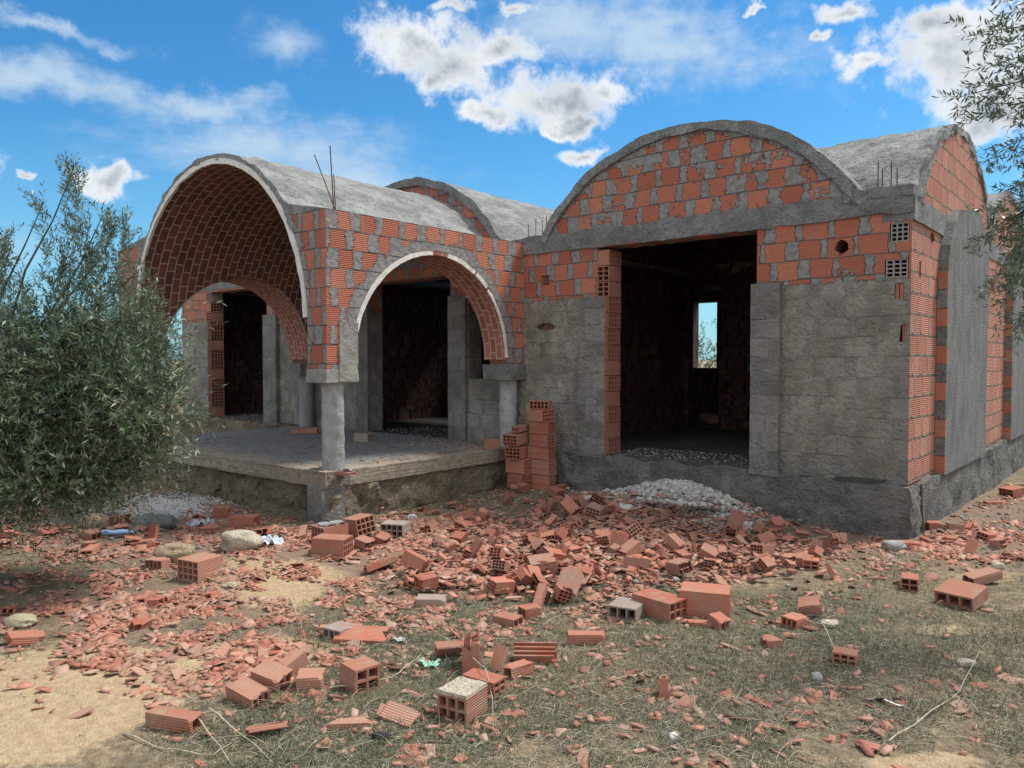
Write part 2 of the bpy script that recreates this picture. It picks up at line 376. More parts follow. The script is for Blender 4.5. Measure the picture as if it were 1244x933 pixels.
def plain_mat(name, c, rough=.8, spec=.3, n=None, metal=0.0, trans=0.0):
    m, t, b = newmat(name); b.inputs['Roughness'].default_value = rough; b.inputs['Specular IOR Level'].default_value = spec; b.inputs['Metallic'].default_value = metal
    if trans: b.inputs['Transmission Weight'].default_value = trans
    P, *_ = geo(t); q = t.noise(P, 30, 3, .6)
    t.w(t.mix(t.sm(q, .3, .7), c, n or tuple(v*.7 for v in c)), b.inputs['Base Color']); return m

M_facade = wall_mat('cement washed brick facade', rz=2.0, jw=.050, amp=.11, patch=.62)
M_gable = wall_mat('gable brick with smeared mortar', True, jw=.062, amp=.15, v0=2.86, patch=.57, outer=(-2.5, 1.477, 2.47), period=.335)
M_gable2 = wall_mat('rear gable brick', True, jw=.062, amp=.14, v0=2.86, patch=.60, period=.335)
M_side = wall_mat('orange side wall brick', True, jw=.026, amp=.05, brick_c=((.38, .145, .095), (.50, .225, .15)), mort=((.20, .17, .13), (.33, .29, .23)), period=.335, rowh=.207, patch=.70, rough_m=.8, jh=.013)
M_porchside = wall_mat('porch brick with smeared mortar', True, jw=.060, amp=.13, arch=(-1.65, 1.2, 1.36, .10, 'x'), v0=.74, patch=.70, period=.33, rowh=.206)
M_porchfront = wall_mat('porch front brick', True, jw=.05, amp=.09, arch=(-7.3, 1.6, 2.14, .05, 'y'), v0=.74, patch=.70, period=.30, rowh=.206)
M_render = wall_mat('grey cement pilaster', rz=9.0, jw=.028, amp=.06, rend=((.17, .165, .15), (.29, .28, .255)))
M_panel = concrete_mat('ribbed cement bay', (.14, .14, .135), (.25, .245, .235), (.09, .09, .088), sc=2.0, bd=.03, streak=(1, 1.6, .7))
M_inner = wall_mat('shade darkened inner brick', True, jw=.02, amp=.04, brick_c=((.024, .017, .019), (.034, .022, .023)), mort=((.014, .015, .018), (.024, .025, .028)), patch=.66)  # near-black colour stands in for the shade inside the rooms
M_beam = concrete_mat('rough concrete band', (.17, .17, .165), (.31, .31, .30), (.09, .09, .088), sc=2.0, bd=.04)
M_roof = concrete_mat('weathered concrete vault', (.22, .225, .215), (.46, .46, .44), (.07, .072, .065), sc=2.4, bd=.05, streak=(1.0, .55, 1.0))
M_plinth = concrete_mat('dark stone plinth', (.13, .128, .12), (.26, .25, .22), (.065, .063, .06), sc=1.6, bd=.05)
M_slab = concrete_mat('poured porch slab', (.25, .20, .14), (.36, .31, .24), (.14, .12, .095), sc=.9, bd=.012, streak=(1, 1, 4))
M_slab, t, b = newmat('worn porch slab'); P, x, y, z, nx, ny, nz = geo(t)
ed = (x+4.87).abs().min((y+3.32).abs()); n1 = t.noise(P, 2.2, 6, .65); n2 = t.noise(P, 13, 5, .7); lay = t.noise(t.vec(x*.7, y*.7, z*16.0), 2.0, 5, .7)
tan_ = t.mix(t.sm(n2, .3, .7), (.23, .195, .145), (.37, .325, .26)); tan_ = t.mix(t.sm(lay, .48, .62)*.6, tan_, (.13, .105, .075)); gry = t.mix(t.sm(n2, .3, .72), (.145, .143, .138), (.29, .285, .27)); gry = t.mix(t.sm(n1, .55, .7)*.5, gry, (.06, .062, .065))
fc = t.sm(ed+(n1-.5)*.9, .18, .50)*t.sm(z, -.06, -.02)
t.w(t.mix(fc, tan_, gry), b.inputs['Base Color']); bump(t, b, n2*1.5+lay*.9+n1, .02, .9)
M_floor = concrete_mat('shade darkened concrete floor', (.045, .045, .047), (.085, .083, .080), (.03, .03, .03), sc=.8, bd=.006)  # room darkness painted into the indoor floor colour
M_rubblewall = concrete_mat('rubble stone footing', (.17, .14, .095), (.33, .28, .20), (.06, .05, .038), sc=2.0, bd=.06)
M_pier = concrete_mat('stained pier concrete', (.13, .13, .125), (.24, .235, .22), (.08, .08, .075), sc=1.6, bd=.02)
M_column = concrete_mat('cast column concrete', (.23, .238, .24), (.38, .385, .38), (.14, .142, .14), sc=1.4, bd=.006, streak=(1, 1, .35))
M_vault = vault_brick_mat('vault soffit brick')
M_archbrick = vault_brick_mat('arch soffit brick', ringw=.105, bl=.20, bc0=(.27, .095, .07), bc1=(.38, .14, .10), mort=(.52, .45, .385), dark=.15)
M_white = concrete_mat('pale plaster rim', (.62, .60, .55), (.74, .72, .67), (.45, .43, .39), sc=3, bd=.008)
M_brick = objbrick_mat('fired clay'); M_brick_dusty = objbrick_mat('dusty fired clay', (.33, .14, .092), (.43, .215, .15), (.32, .25, .19), .7)
M_brick_grey = objbrick_mat('cement smeared clay', (.26, .22, .19), (.33, .25, .20), (.30, .29, .27), .9)
M_cement = concrete_mat('broken cement', (.24, .24, .23), (.38, .37, .35), sc=4, bd=.01)
M_stone = concrete_mat('cream stone', (.42, .36, .26), (.60, .54, .43), (.28, .24, .17), sc=3, bd=.02)
M_rust = plain_mat('rusty steel', (.07, .045, .035), .8, .3, (.13, .06, .035))
M_black = plain_mat('charred black', (.015, .015, .016), .7)

# ------------------------------------------------------------------ ground
def gz(x, y):
    """ground height (numpy arrays)"""
    x = np.atleast_1d(np.asarray(x, float)); y = np.atleast_1d(np.asarray(y, float))
    z = -.56+.02*np.sin(x*1.3+.4)*np.sin(y*1.1)+.012*np.sin(x*3.1+y*2.3)
    z = z-.10*np.clip((y-1.0)/6.0, 0, 1)*(x > -2)
    z = z-.02*np.clip((-4-y)/3, 0, 1)
    def mound(cx, cy, rx, ry, h): return h*np.exp(-(((x-cx)/rx)**2+((y-cy)/ry)**2))
    z = z+mound(-2.75, -.55, 1.15, .95, .14)+mound(-2.35, -.22, .60, .45, .22)+mound(-4.3, -.55, .45, .7, .07)+mound(-1.6, -.4, .6, .5, .07)
    z = z+mound(-7.6, -3.9, .9, .35, .10)+mound(.9, 2.0, .6, 2.0, .04)+mound(-2.5, -3.1, .8, .5, .03)
    far = np.clip((np.hypot(x+3, y+2)-14)/60, 0, 1); z = z+far*.25*np.sin(x*.05)*np.cos(y*.06)
    return z
def gnd(px, py):
    d = ray(px, py); s = (-.56-CAM[2])/d[2]
    for _ in range(12):
        p = CAM+d*s; s += (gz(p[0], p[1])[0]-p[2])/d[2]*.8
    return CAM+d*s
def gnd_many(px, py):
    d = FWD[None]+RGT[None]*((px-CX)/FPX)[:, None]+UPC[None]*((CY-py)/FPX)[:, None]; s = (-.56-CAM[2])/d[:, 2]
    for _ in range(8):
        p = CAM+d*s[:, None]; s = s+(gz(p[:, 0], p[:, 1])-p[:, 2])/d[:, 2]*.8
    return CAM+d*s[:, None]
def blob(px, py, L): return sum(a*np.exp(-(((px-x)/rx)**2+((py-y)/ry)**2)) for x, y, rx, ry, a in L)
SAND = [(160, 800, 170, 14, .5), (90, 850, 170, 42, 1.1), (20, 905, 120, 40, 1.), (340, 700, 90, 22, .9), (300, 800, 150, 26, .55), (330, 730, 60, 14, .8), (930, 708, 70, 16, .5), (1120, 925, 80, 12, .9), (1130, 765, 60, 10, .5), (1200, 700, 60, 12, .5), (560, 705, 60, 14, .5), (640, 905, 40, 12, .5), (120, 745, 60, 12, .4), (690, 860, 40, 10, .4), (880, 930, 60, 10, .4)]
RED = [(150, 735, 190, 50, 1.), (350, 770, 130, 36, .7), (560, 690, 160, 40, .9), (740, 660, 250, 60, 1.1), (200, 655, 230, 25, 1.1), (1130, 660, 150, 22, .9), (1210, 640, 70, 50, .9), (420, 700, 60, 30, .4)]
GREEN = [(60, 705, 150, 30, .8), (450, 790, 120, 50, .9), (420, 725, 60, 22, .7), (640, 740, 120, 30, .8), (560, 860, 160, 60, .6), (900, 740, 170, 36, .8), (1050, 780, 200, 60, .7), (300, 900, 140, 40, .45), (620, 590, 30, 8, .0)]
def axis(lo, hi, c0, c1, step, grow=1.16):
    a = list(np.arange(c0, c1+1e-6, step)); s = step
    while a[-1] < hi: s *= grow; a.append(a[-1]+s)
    s = step
    while a[0] > lo: s *= grow; a.insert(0, a[0]-s)
    return np.array(a)
gx = axis(-900, 900, -11.5, 3.2, .055); gy = axis(-300, 1200, -8.2, 1.2, .055)
GX, GY = np.meshgrid(gx, gy, indexing='ij'); fx, fy = GX.ravel(), GY.ravel(); fz = gz(fx, fy)
P3 = np.stack([fx, fy, fz], 1); near = (np.abs(fx+4) < 9) & (np.abs(fy+3) < 6)
ppx, ppy = proj(P3); nzv = fbm(P3*[1, 1, 0], .9, 5, 5)
sandv = np.clip(blob(ppx, ppy, SAND)*1.15+nzv*.55-.25, 0, 1)*2; sandv = np.clip(sandv, 0, 1)
redv = np.clip(blob(ppx, ppy, RED)+nzv*.4-.12, 0, 1)
grnv = np.clip(blob(ppx, ppy, GREEN)+nzv*.5-.1, 0, 1)
far_ = np.hypot(fx-CAM[0], fy-CAM[1]) > 16; sandv[far_] = .5+nzv[far_]*.5
fz = fz+fbm(P3, 4, 9, 3)*.022*near
N2 = len(gy); ii, jj = np.meshgrid(np.arange(len(gx)-1), np.arange(N2-1), indexing='ij'); a = (ii*N2+jj).ravel()
gm, t, b = newmat('dry soil'); P, x, y, z, *_ = geo(t)
sv = t.attr('sand'); rv = t.attr('red'); gv = t.attr('green'); n1 = t.noise(P, 3.1, 6, .65); n2 = t.noise(P, 18, 5, .7); n3 = t.noise(P, 90, 3, .7)
c = t.mix(t.sm(n2, .3, .7), (.135, .104, .066), (.35, .265, .165)); c = t.mix(t.sm(n1, .4, .65)*.5, c, (.10, .088, .062))
c = t.mix(t.sm(gv+(n2-.5)*1.0+(n3-.5)*.6, .35, .75)*.55, c, (.088, .094, .056))
c = t.mix(t.sm(rv+(n2-.5)*.7, .35, .8)*.7, c, t.mix(n3, (.30, .16, .11), (.24, .19, .15)))
c = t.mix(t.sm(sv+(n2-.5)*.9+(n1-.5)*.9, .25, .85), c, t.mix(t.sm(n2+(n3-.5)*.4, .3, .7), (.37, .26, .155), (.52, .39, .24)))
t.w(c, b.inputs['Base Color']); bump(t, b, n2*1.2+n3*.7+n1, .025, .9)
me = bpy.data.meshes.new('ground'); me.vertices.add(len(fx)); me.vertices.foreach_set('co', np.stack([fx, fy, fz], 1).ravel())
Fq = np.stack([a, a+N2, a+N2+1, a+1], 1); me.loops.add(Fq.size); me.polygons.add(len(Fq)); me.loops.foreach_set('vertex_index', Fq.ravel().astype(np.int32))
me.polygons.foreach_set('loop_start', np.arange(0, Fq.size, 4, dtype=np.int32)); me.polygons.foreach_set('loop_total', np.full(len(Fq), 4, np.int32)); me.update(calc_edges=True)
for k, v in (('sand', sandv), ('red', redv), ('green', grnv)): at_ = me.attributes.new(k, 'FLOAT', 'POINT'); at_.data.foreach_set('value', v)
me.polygons.foreach_set('use_smooth', [True]*len(me.polygons)); me.materials.append(gm)
go = link('ground', me); go['kind'] = 'structure'; go['label'] = 'dry sandy soil with matted grass and red brick dust'

# ------------------------------------------------------------------ hollow clay brick
def hollow(L, W, H, ny, nz, t=.009, jag=0.0, jag2=0.0, seed=0, open_top=False, segs=1):
    """brick lying on z=0, channels along X. returns V,F"""
    rg = np.random.default_rng(seed)
    cy_ = []; wy = (W-t*(ny+1))/ny; c = -W/2
    ys = [c]
    for i in range(ny): ys += [c+t, c+t+wy]; c += t+wy
    ys.append(W/2)
    wz = (H-t*(nz+1))/nz; c = 0; zs = [0]
    for i in range(nz): zs += [c+t, c+t+wz]; c += t+wz
    zs.append(H)
    solid = lambda j, k: 0 <= j < len(ys)-1 and 0 <= k < len(zs)-1 and not (j % 2 == 1 and k % 2 == 1) and not (open_top and k == len(zs)-2)
    idx = {}; V = []; F = []
    def vid(e, j, k):
        if (e, j, k) not in idx:
            x = -L/2+L*e/segs
            if e == segs and jag: x -= abs(rg.normal())*jag
            if e == 0 and jag2: x += abs(rg.normal())*jag2
            idx[(e, j, k)] = len(V); V.append((x, ys[j]+(rg.normal()*.0012), zs[k]+(rg.normal()*.0012 if k else 0)))
        return idx[(e, j, k)]
    for j in range(len(ys)-1):
        for k in range(len(zs)-1):
            if not solid(j, k): continue
            F.append((vid(0, j, k), vid(0, j, k+1), vid(0, j+1, k+1), vid(0, j+1, k))); F.append((vid(segs, j, k), vid(segs, j+1, k), vid(segs, j+1, k+1), vid(segs, j, k+1)))
            for e in range(segs):
                if not solid(j-1, k): F.append((vid(e, j, k), vid(e+1, j, k), vid(e+1, j, k+1), vid(e, j, k+1)))
                if not solid(j+1, k): F.append((vid(e, j+1, k), vid(e, j+1, k+1), vid(e+1, j+1, k+1), vid(e+1, j+1, k)))
                if not solid(j, k-1): F.append((vid(e, j, k), vid(e, j+1, k), vid(e+1, j+1, k), vid(e+1, j, k)))
                if not solid(j, k+1): F.append((vid(e, j, k+1), vid(e+1, j, k+1), vid(e+1, j+1, k+1), vid(e, j+1, k+1)))
    return np.array(V), F
def rotz(V, a): c, s_ = math.cos(a), math.sin(a); V = np.asarray(V); return np.stack([V[:, 0]*c-V[:, 1]*s_, V[:, 0]*s_+V[:, 1]*c, V[:, 2]], 1)

# ------------------------------------------------------------------ the house
house = tag(empty('unfinished_house', (-7.0, 4.0, -.56)), 'unfinished single storey house of red hollow brick with barrel vaulted roofs and arched porch', 'house')
H_ = house
def P_(name, V, F, mat, parent=None, **k): return link(name, mesh(name, V, F, mat, **k), parent or H_)
def boxpart(name, mat, *a, parent=None): return P_(name, boxv(*a), BOXF, mat, parent)
def rpart(name, mat, *a, parent=None, **k):
    V, F = rough_box(*a, **k); return P_(name, V, F, mat, parent)
def jagpoly(cx_, cz_, rx, rz, n=11, s=.25):
    return [(cx_+rx*(1+random.uniform(-s, s))*math.cos(2*math.pi*i/n), cz_+rz*(1+random.uniform(-s, s))*math.sin(2*math.pi*i/n)) for i in range(n)]
# facade with its openings
fac = mesh('wall', boxv(-14.6, -.006, 0, .28, -.03, 2.655), BOXF, M_facade)
cuts = [cutbox(-3.665, -1.55, -1, 1, -1, 2.63), cutbox(-8.2, -6.3, -1, 1, -1, 2.45), cutbox(-9.25, -8.5, -1, 1, .87, 2.15), cutbox(-5.93, -5.32, -1, 1, .92, 2.15), cutbox(-13.535, -11.25, -1, 1, -1, 2.6),
        cutpoly(jagpoly(-.66, 2.36, .075, .075), 'y', -.1, .4), cutpoly(jagpoly(-4.49, 1.64, .16, .055, 14, .10), 'y', -.1, .10), cutbox(-4.57, -4.43, -.1, .16, 2.20, 2.34),
        cutpoly([(-.145, 1.80), (-.06, 1.80), (-.06, 1.955), (-.10, 1.955), (-.145, 1.95)], 'y', -.1, .07), cutpoly([(-.10, 1.38), (-.045, 1.38), (-.045, 1.55), (-.085, 1.54)], 'y', -.1, .09),
        cutbox(-.20, -.02, -.1, .125, 2.36, 2.545), cutbox(-.24, -.02, -.1, .125, 2.01, 2.19)]
link('wall', boolean(fac, cuts), H_)
# exposed cut bricks: corner ends, slot filling, door jambs
mb = MB()
def putb(mb, V, F, off, rz_=0.0): mb.add(rotz(V, rz_)+np.array(off), F)
M_bend = objbrick_mat('cement covered brick end', (.26, .26, .25), (.34, .33, .31), (.2, .2, .19), .6)
for (xa, zb, w_, h_) in ((-.108, 2.36, .165, .185), (-.13, 2.012, .20, .178)):
    V, F = hollow(.11, w_, h_, 3, 4, .012, seed=5); mb = MB(); putb(mb, V, F, (xa, .060, zb), math.pi/2); P_('end_brick', mb.V, mb.F, M_bend)
V, F = hollow(.10, .29, .10, 5, 1, .012, seed=6); mb = MB(); putb(mb, V, F, (-4.49, .13, 1.59), math.pi/2); P_('end_brick', mb.V, mb.F, M_brick)
V, F = hollow(.10, .138, .138, 3, 3, .010, seed=6); mb = MB(); putb(mb, V, F, (-4.50, .08, 2.201), math.pi/2); P_('end_brick', mb.V, mb.F, M_brick)
for (x0, x1_, z0, z1_) in ((-.142, -.108, 1.80, 1.95), (-.100, -.063, 1.80, 1.95), (-.072, -.047, 1.385, 1.545)): boxpart('end_brick', M_brick, x0, x1_, .012, .06, z0, z1_)
def jamb(x1, mat_a, seed, y0=-.0, y1=.28, ztop=2.6, dx=.18):
    mb = MB(); z = 0.0; k = 0; rg = random.Random(seed); mg = MB()
    while z < ztop-.05:
        h = min(.198, ztop-z); yy = y0-.003; w = y1-yy
        kind = (k+seed) % 2 if rg.random() < .85 else rg.randint(0, 1)
        if kind: V, F = hollow(dx, w, h-.008, 4, 3, .010, seed=k); putb(mb, V, F, (x1-dx/2+rg.uniform(-.008, .004), (yy+y1)/2, z))
        else:
            V, F = hollow(w, dx, h-.008, 2, 3, .011, seed=k); putb(mb if rg.random() < .75 else mg, V, F, (x1-dx/2+rg.uniform(-.008, .004), (yy+y1)/2, z), math.pi/2)
        z += .2; k += 1
    for q_ in range(10): mb.box(x1-.012, x1-.002, y0-.078, y0-.0035, q_*.2+.004, q_*.2+.194)
    P_('jamb', mb.V, mb.F, M_brick)
    if mg.n: P_('jamb', mg.V, mg.F, M_brick_grey)
jamb(-3.48, None, 1); jamb(-13.35, None, 2)
mb = MB(); mb.box(-3.57, -3.50, 0.02, .26, 0, 2.62); mb.box(-13.44, -13.37, 0.02, .26, 0, 2.6)
# pilasters
rpart('pilaster', M_render, -3.89, -3.494, -.080, -.004, -.05, 2.0, res=.05, amp=.004)
rpart('pilaster', M_render, -1.58, -1.26, -.085, .02, -.06, 2.03, res=.05, amp=.004)
rpart('pilaster', M_render, -11.27, -10.83, -.085, .02, -.06, 2.05, res=.05, amp=.004)
rpart('pilaster', M_render, -13.75, -13.364, -.08, -.004, -.06, 2.0, res=.05, amp=.004)
rpart('pilaster', M_render, -8.51, -8.19, -.05, .03, -.02, 2.15, res=.06, amp=.004)
rpart('pilaster', M_render, -6.31, -5.95, -.05, .03, -.02, 2.15, res=.06, amp=.004)
# tie beams
rpart('tie_beam', M_beam, -4.87, .012, -.022, .27, 2.635, 2.87, res=.045, amp=.022, sc=7)
rpart('tie_beam', M_beam, -14.65, -4.88, -.012, .27, 2.635, 2.86, res=.12, amp=.006, sc=5)
rpart('tie_beam', M_beam, -.27, .022, .0, 1.52, 2.56, 2.80, res=.06, amp=.008, sc=5)
rpart('tie_beam', M_beam, -14.6, .0, 7.9, 8.25, 2.60, 3.0, res=.2, amp=.008, sc=5)
rpart('tie_beam', M_beam, -.26, .012, 1.5, 8.25, 2.62, 2.84, res=.12, amp=.008, sc=5)
# wedge of cement on the beam's top by the corner
V, F = rough_box(-.62, .03, -.03, .30, 2.80, 2.90, res=.05, amp=.02, sc=6); P_('cement_fillet', V, F, M_beam)
# walls
side = mesh('wall', boxv(-.28, 0, .004, 8.2, -.03, 2.64), BOXF, M_side)
hs_ = [on_x(1133, 290), on_x(1205, 345), on_x(1118, 325)]
scut = [cutbox(-.20, -.02, -.1, .125, 2.36, 2.545), cutbox(-.24, -.02, -.1, .125, 2.01, 2.19), cutbox(-.145, -.06, -.1, .07, 1.80, 1.955), cutbox(-.10, -.045, -.1, .09, 1.38, 1.55)]+[cutpoly(jagpoly(h_[1], h_[2], .09, .07), 'x', -.5, .5) for h_ in hs_[:1]]+[cutpoly(jagpoly(hs_[1][1], hs_[1][2], .12, .08), 'x', -.5, .5), cutbox(-.12, .1, hs_[2][1]-.04, hs_[2][1]+.04, hs_[2][2]-.1, hs_[2][2]+.07)]
link('wall', boolean(side, scut), H_)
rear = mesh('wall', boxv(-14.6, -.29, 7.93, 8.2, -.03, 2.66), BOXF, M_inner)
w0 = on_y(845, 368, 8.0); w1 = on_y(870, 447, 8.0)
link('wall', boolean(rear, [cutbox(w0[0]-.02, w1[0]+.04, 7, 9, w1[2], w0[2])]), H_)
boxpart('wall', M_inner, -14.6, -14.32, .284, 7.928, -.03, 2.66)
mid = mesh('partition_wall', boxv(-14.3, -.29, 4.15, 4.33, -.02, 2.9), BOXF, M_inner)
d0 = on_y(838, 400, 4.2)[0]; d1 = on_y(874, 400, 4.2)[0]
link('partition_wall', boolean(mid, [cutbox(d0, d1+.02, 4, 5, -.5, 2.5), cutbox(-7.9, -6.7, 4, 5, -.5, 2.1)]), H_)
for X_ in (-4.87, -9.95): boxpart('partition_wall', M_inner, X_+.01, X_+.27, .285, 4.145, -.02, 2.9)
# dark sheets on the front rooms' inner faces, room shade put into their colour
for a_, b_ in ((-4.59, -3.67), (-1.545, -.305), (-6.295, -5.95), (-8.48, -8.205), (-9.65, -9.26)): boxpart('shade_lining', M_inner, a_, b_, .283, .300, 0, 2.63)
boxpart('shade_lining', M_inner, -.30, -.283, .303, 7.9, 0, 2.63)
# vaults: (centre, crown, half width)
def seg(c, crown, half, base=2.86):
    rise = crown-base; R_ = (half*half+rise*rise)/(2*rise); return c, crown-R_, R_
def vault(axis_, c, crown, half, w0, w1, gmat, gplane, thick, seed, rim=True, nw=50, rt=.105):
    cu, cz, R_ = seg(c, crown, half); a0 = math.asin(min(1, (2.80-cz)/R_))
    V, F, U = ring(cu, cz, R_-.10, R_, a0, math.pi-a0, w0, w1, axis_, na=110, nw=nw*2, amp=.028, seed=seed, sc=6)
    o = P_('vault_roof', V, F, M_roof)
    V, F, U = ring(cu, cz, R_-.16, R_-.125, a0, math.pi-a0, w0+(.24 if axis_ == 'y' else .3), w1-(.05 if axis_ == 'y' else .24), axis_, na=40, nw=4); P_('vault_shade_lining', V, F, M_inner, o)  # added dark sheet under the vault, its colour imitating indoor shade
    pts = []
    n = 40
    for i in range(n+1):
        a = a0+(math.pi-2*a0)*i/n; pts.append((cu-(R_-.06)*math.cos(a), cz+(R_-.06)*math.sin(a)))
    g = cutpoly(pts, axis_, *thick); g.name = 'gable_wall'; g.materials.append(gmat); link('gable_wall', g, H_)
    if rim:
        lo, hi = gplane
        V, F, U = ring(cu, cz, R_-rt, R_+.012, a0+.01, math.pi-a0-.01, lo, hi, axis_, na=90, nw=2, amp=.026, seed=seed+3, sc=5)
        P_('gable_rim', V, F, M_beam, o)
    return cu, cz, R_
vault('y', -2.50, 3.95, 2.05, -.03, 4.35, M_gable, (-.022, .05), (.012, .22), 1)
vault('x', 2.30, 3.93, 2.02, -4.7, .02, M_side, (-.03, .022), (-.2, .008), 2, rt=.06)
vault('x', 6.15, 3.80, 1.92, -14.6, .02, M_side, (-.03, .022), (-.2, .008), 3, nw=90, rt=.06)
vault('y', -7.35, 4.02, 2.08, -.02, 4.3, M_gable2, (-.035, .05), (.004, .22), 4)
vault('y', -12.1, 3.95, 2.05, -.02, 4.3, M_gable2, (-.035, .05), (.006, .22), 5)
for a_ in ((-5.35, -4.45, .05, 8.1), (-10.1, -9.3, .05, 4.3), (-.50, -.02, .05, .5), (-4.6, -.02, 4.15, 4.4), (-14.6, -14.1, .05, 8.2)):
    V, F = rough_box(a_[0], a_[1], a_[2], a_[3], 2.66, 2.83, res=.15, amp=.012); P_('roof_slab', V, F, M_roof)
# bays on the side wall
bay = on_y(1148, 560, 1.13)[0]
def baypart(y0, y1, seed):
    pts = [(y0, -.05), (y1, -.06), (y1, 2.55), (y1-.12, 2.80), (y1-.6, 2.98), (y1-1.2, 3.0), (y0+.62, 2.90), (y0+.30, 2.72), (y0+.10, 2.45), (y0, 2.2)]
    g = cutpoly(pts, 'x', -.02, bay); g.name = 'cement_bay'; g.materials.append(M_panel); o = link('cement_bay', g, H_)
    z = -.04; k = 0
    while z < 2.05:
        e_ = random.random()*.008; P_('bay_brick', boxv(.004, bay+.004-e_, y0-.014-e_, y0+.02, z, z+.193), BOXF, M_brick if k % 2 == 0 else M_beam, o); z += .2; k += 1
baypart(1.13, on_x(1197, 545, bay)[1], 1); baypart(on_x(1218, 540)[1], on_x(1218, 540)[1]+2.0, 2)
# footing, floors
rpart('plinth', M_plinth, -4.80, .05, -.075, .25, -.85, -.035, res=.04, amp=.045, sc=5)
rpart('plinth', M_plinth, -.25, .075, .26, 8.25, -1.0, -.035, res=.06, amp=.035, sc=4)
rpart('plinth', M_rubblewall, -14.65, -9.95, -.06, .25, -.9, -.03, res=.12, amp=.03, sc=4)
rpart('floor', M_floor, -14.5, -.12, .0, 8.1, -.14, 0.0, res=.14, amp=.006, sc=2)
# ------------------------------------------------------------------ porch
PX, PZ, PR = -7.30, 1.60, 2.03
XR, XL, YF = -4.87, -9.93, -3.29
rpart('porch_floor', M_slab, XL-.05, XR+.0, YF-.04, -.01, -.165, 0.0, res=.055, amp=.011, sc=3.5, seed=4)
rpart('footing', M_rubblewall, XL+.02, XR-.03, YF+.03, -.08, -.9, -.16, res=.04, amp=.065, sc=6, seed=8)
AY, AZ, AR = -1.65, 1.2, 1.27
def archpts(r, zlow, n=40): return [(AY-r*math.cos(math.pi*i/n), AZ+r*math.sin(math.pi*i/n)) for i in range(n+1)]+[(AY+r, zlow), (AY-r, zlow)]
def interior(r, n=56): return [(PX-r*math.cos(math.pi*i/n), PZ+r*math.sin(math.pi*i/n)) for i in range(n+1)]+[(PX+r, .4), (PX-r, .4)]
def porch_wall(sgn):
    xo = XR if sgn > 0 else XL; xi = PX+sgn*(PR+.06); r = PR+.06
    pts = [(xi, .97), (xo, .97), (xo, 2.80)]
    a1 = math.asin((2.80-PZ)/r); n = 20
    for i in range(n+1):
        a = a1*(1-i/n); pts.append((PX+sgn*r*math.cos(a), PZ+r*math.sin(a)))
    g = cutpoly(pts, 'y', YF, -.003); g.materials.append(M_porchside); g.materials.append(M_porchfront)
    g = boolean(g, [cutpoly(archpts(AR+.052, .5), 'x', xo-2*1.0, xo+2.0)])
    while len(g.materials) < 2: g.materials.append(M_porchfront)
    for p in g.polygons: p.material_index = 1 if abs(p.normal.x) < .6 else 0
    g.name = 'porch_wall'; link('porch_wall', g, H_)
    V, F, U = ring(AY, AZ, AR, AR+.055, 0, math.pi, min(xo, xo-sgn*.75)+(.004 if sgn < 0 else 0), max(xo, xo-sgn*.75)-(.004 if sgn > 0 else 0), 'x', na=56, nw=6)
    lm = mesh('arch_lining', V, F, M_archbrick, uv=U); lm = boolean(lm, [cutpoly(interior(PR+.002), 'y', -6, 2)]); o = link('arch_lining', lm, H_)
    x_ = xo+.004*sgn
    if sgn > 0:
        for a0, a1 in ((.16, 1.50), (1.70, 2.10), (2.13, 2.32), (2.36, 3.12)):
            V, F, U = ring(AY, AZ, AR-.006, AR+.045-(.018 if a0 > 2.2 else 0), a0, a1, x_-.02, x_+.006, 'x', na=30, nw=2, amp=.006, seed=int(a0*9), sc=14); P_('plaster_rim', V, F, M_white, o)
    else:
        V, F, U = ring(AY, AZ, AR-.006, AR+.03, .1, 3.0, XL+.37, XL+.39, 'x', na=30, nw=2, amp=.006, seed=2, sc=14)
    return o
porch_wall(1); porch_wall(-1)
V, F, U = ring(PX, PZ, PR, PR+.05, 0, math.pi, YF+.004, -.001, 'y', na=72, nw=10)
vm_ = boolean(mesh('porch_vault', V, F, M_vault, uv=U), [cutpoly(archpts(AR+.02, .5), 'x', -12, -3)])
pv = link('porch_vault', vm_, H_)
V, F, U = ring(PX, PZ, PR-.004, PR+.062, .03, math.pi-.03, YF-.016, YF+.02, 'y', na=110, nw=2, amp=.008, seed=3, sc=12); P_('plaster_rim', V, F, M_white, pv)
a0 = math.asin((2.55-PZ)/(PR+.1))
V, F, U = ring(PX, PZ, PR+.052, PR+.125, a0, math.pi-a0, YF-.005, .02, 'y', na=120, nw=90, amp=.024, seed=7, sc=6.5); P_('vault_roof', V, F, M_roof)
# mortar haunch between vault and wall top
for sg in (1, -1):
    xo = XR-.01 if sg > 0 else XL+.01; pts = [(xo, 2.795), (PX+sg*1.70, 2.80), (PX+sg*1.52, 3.10), (PX+sg*1.74, 2.93), (xo-sg*.15, 2.83)]
    g = cutpoly(pts, 'y', YF+.01, -.02); g.name = 'cement_fillet'; g.materials.append(M_roof); link('cement_fillet', g, H_)
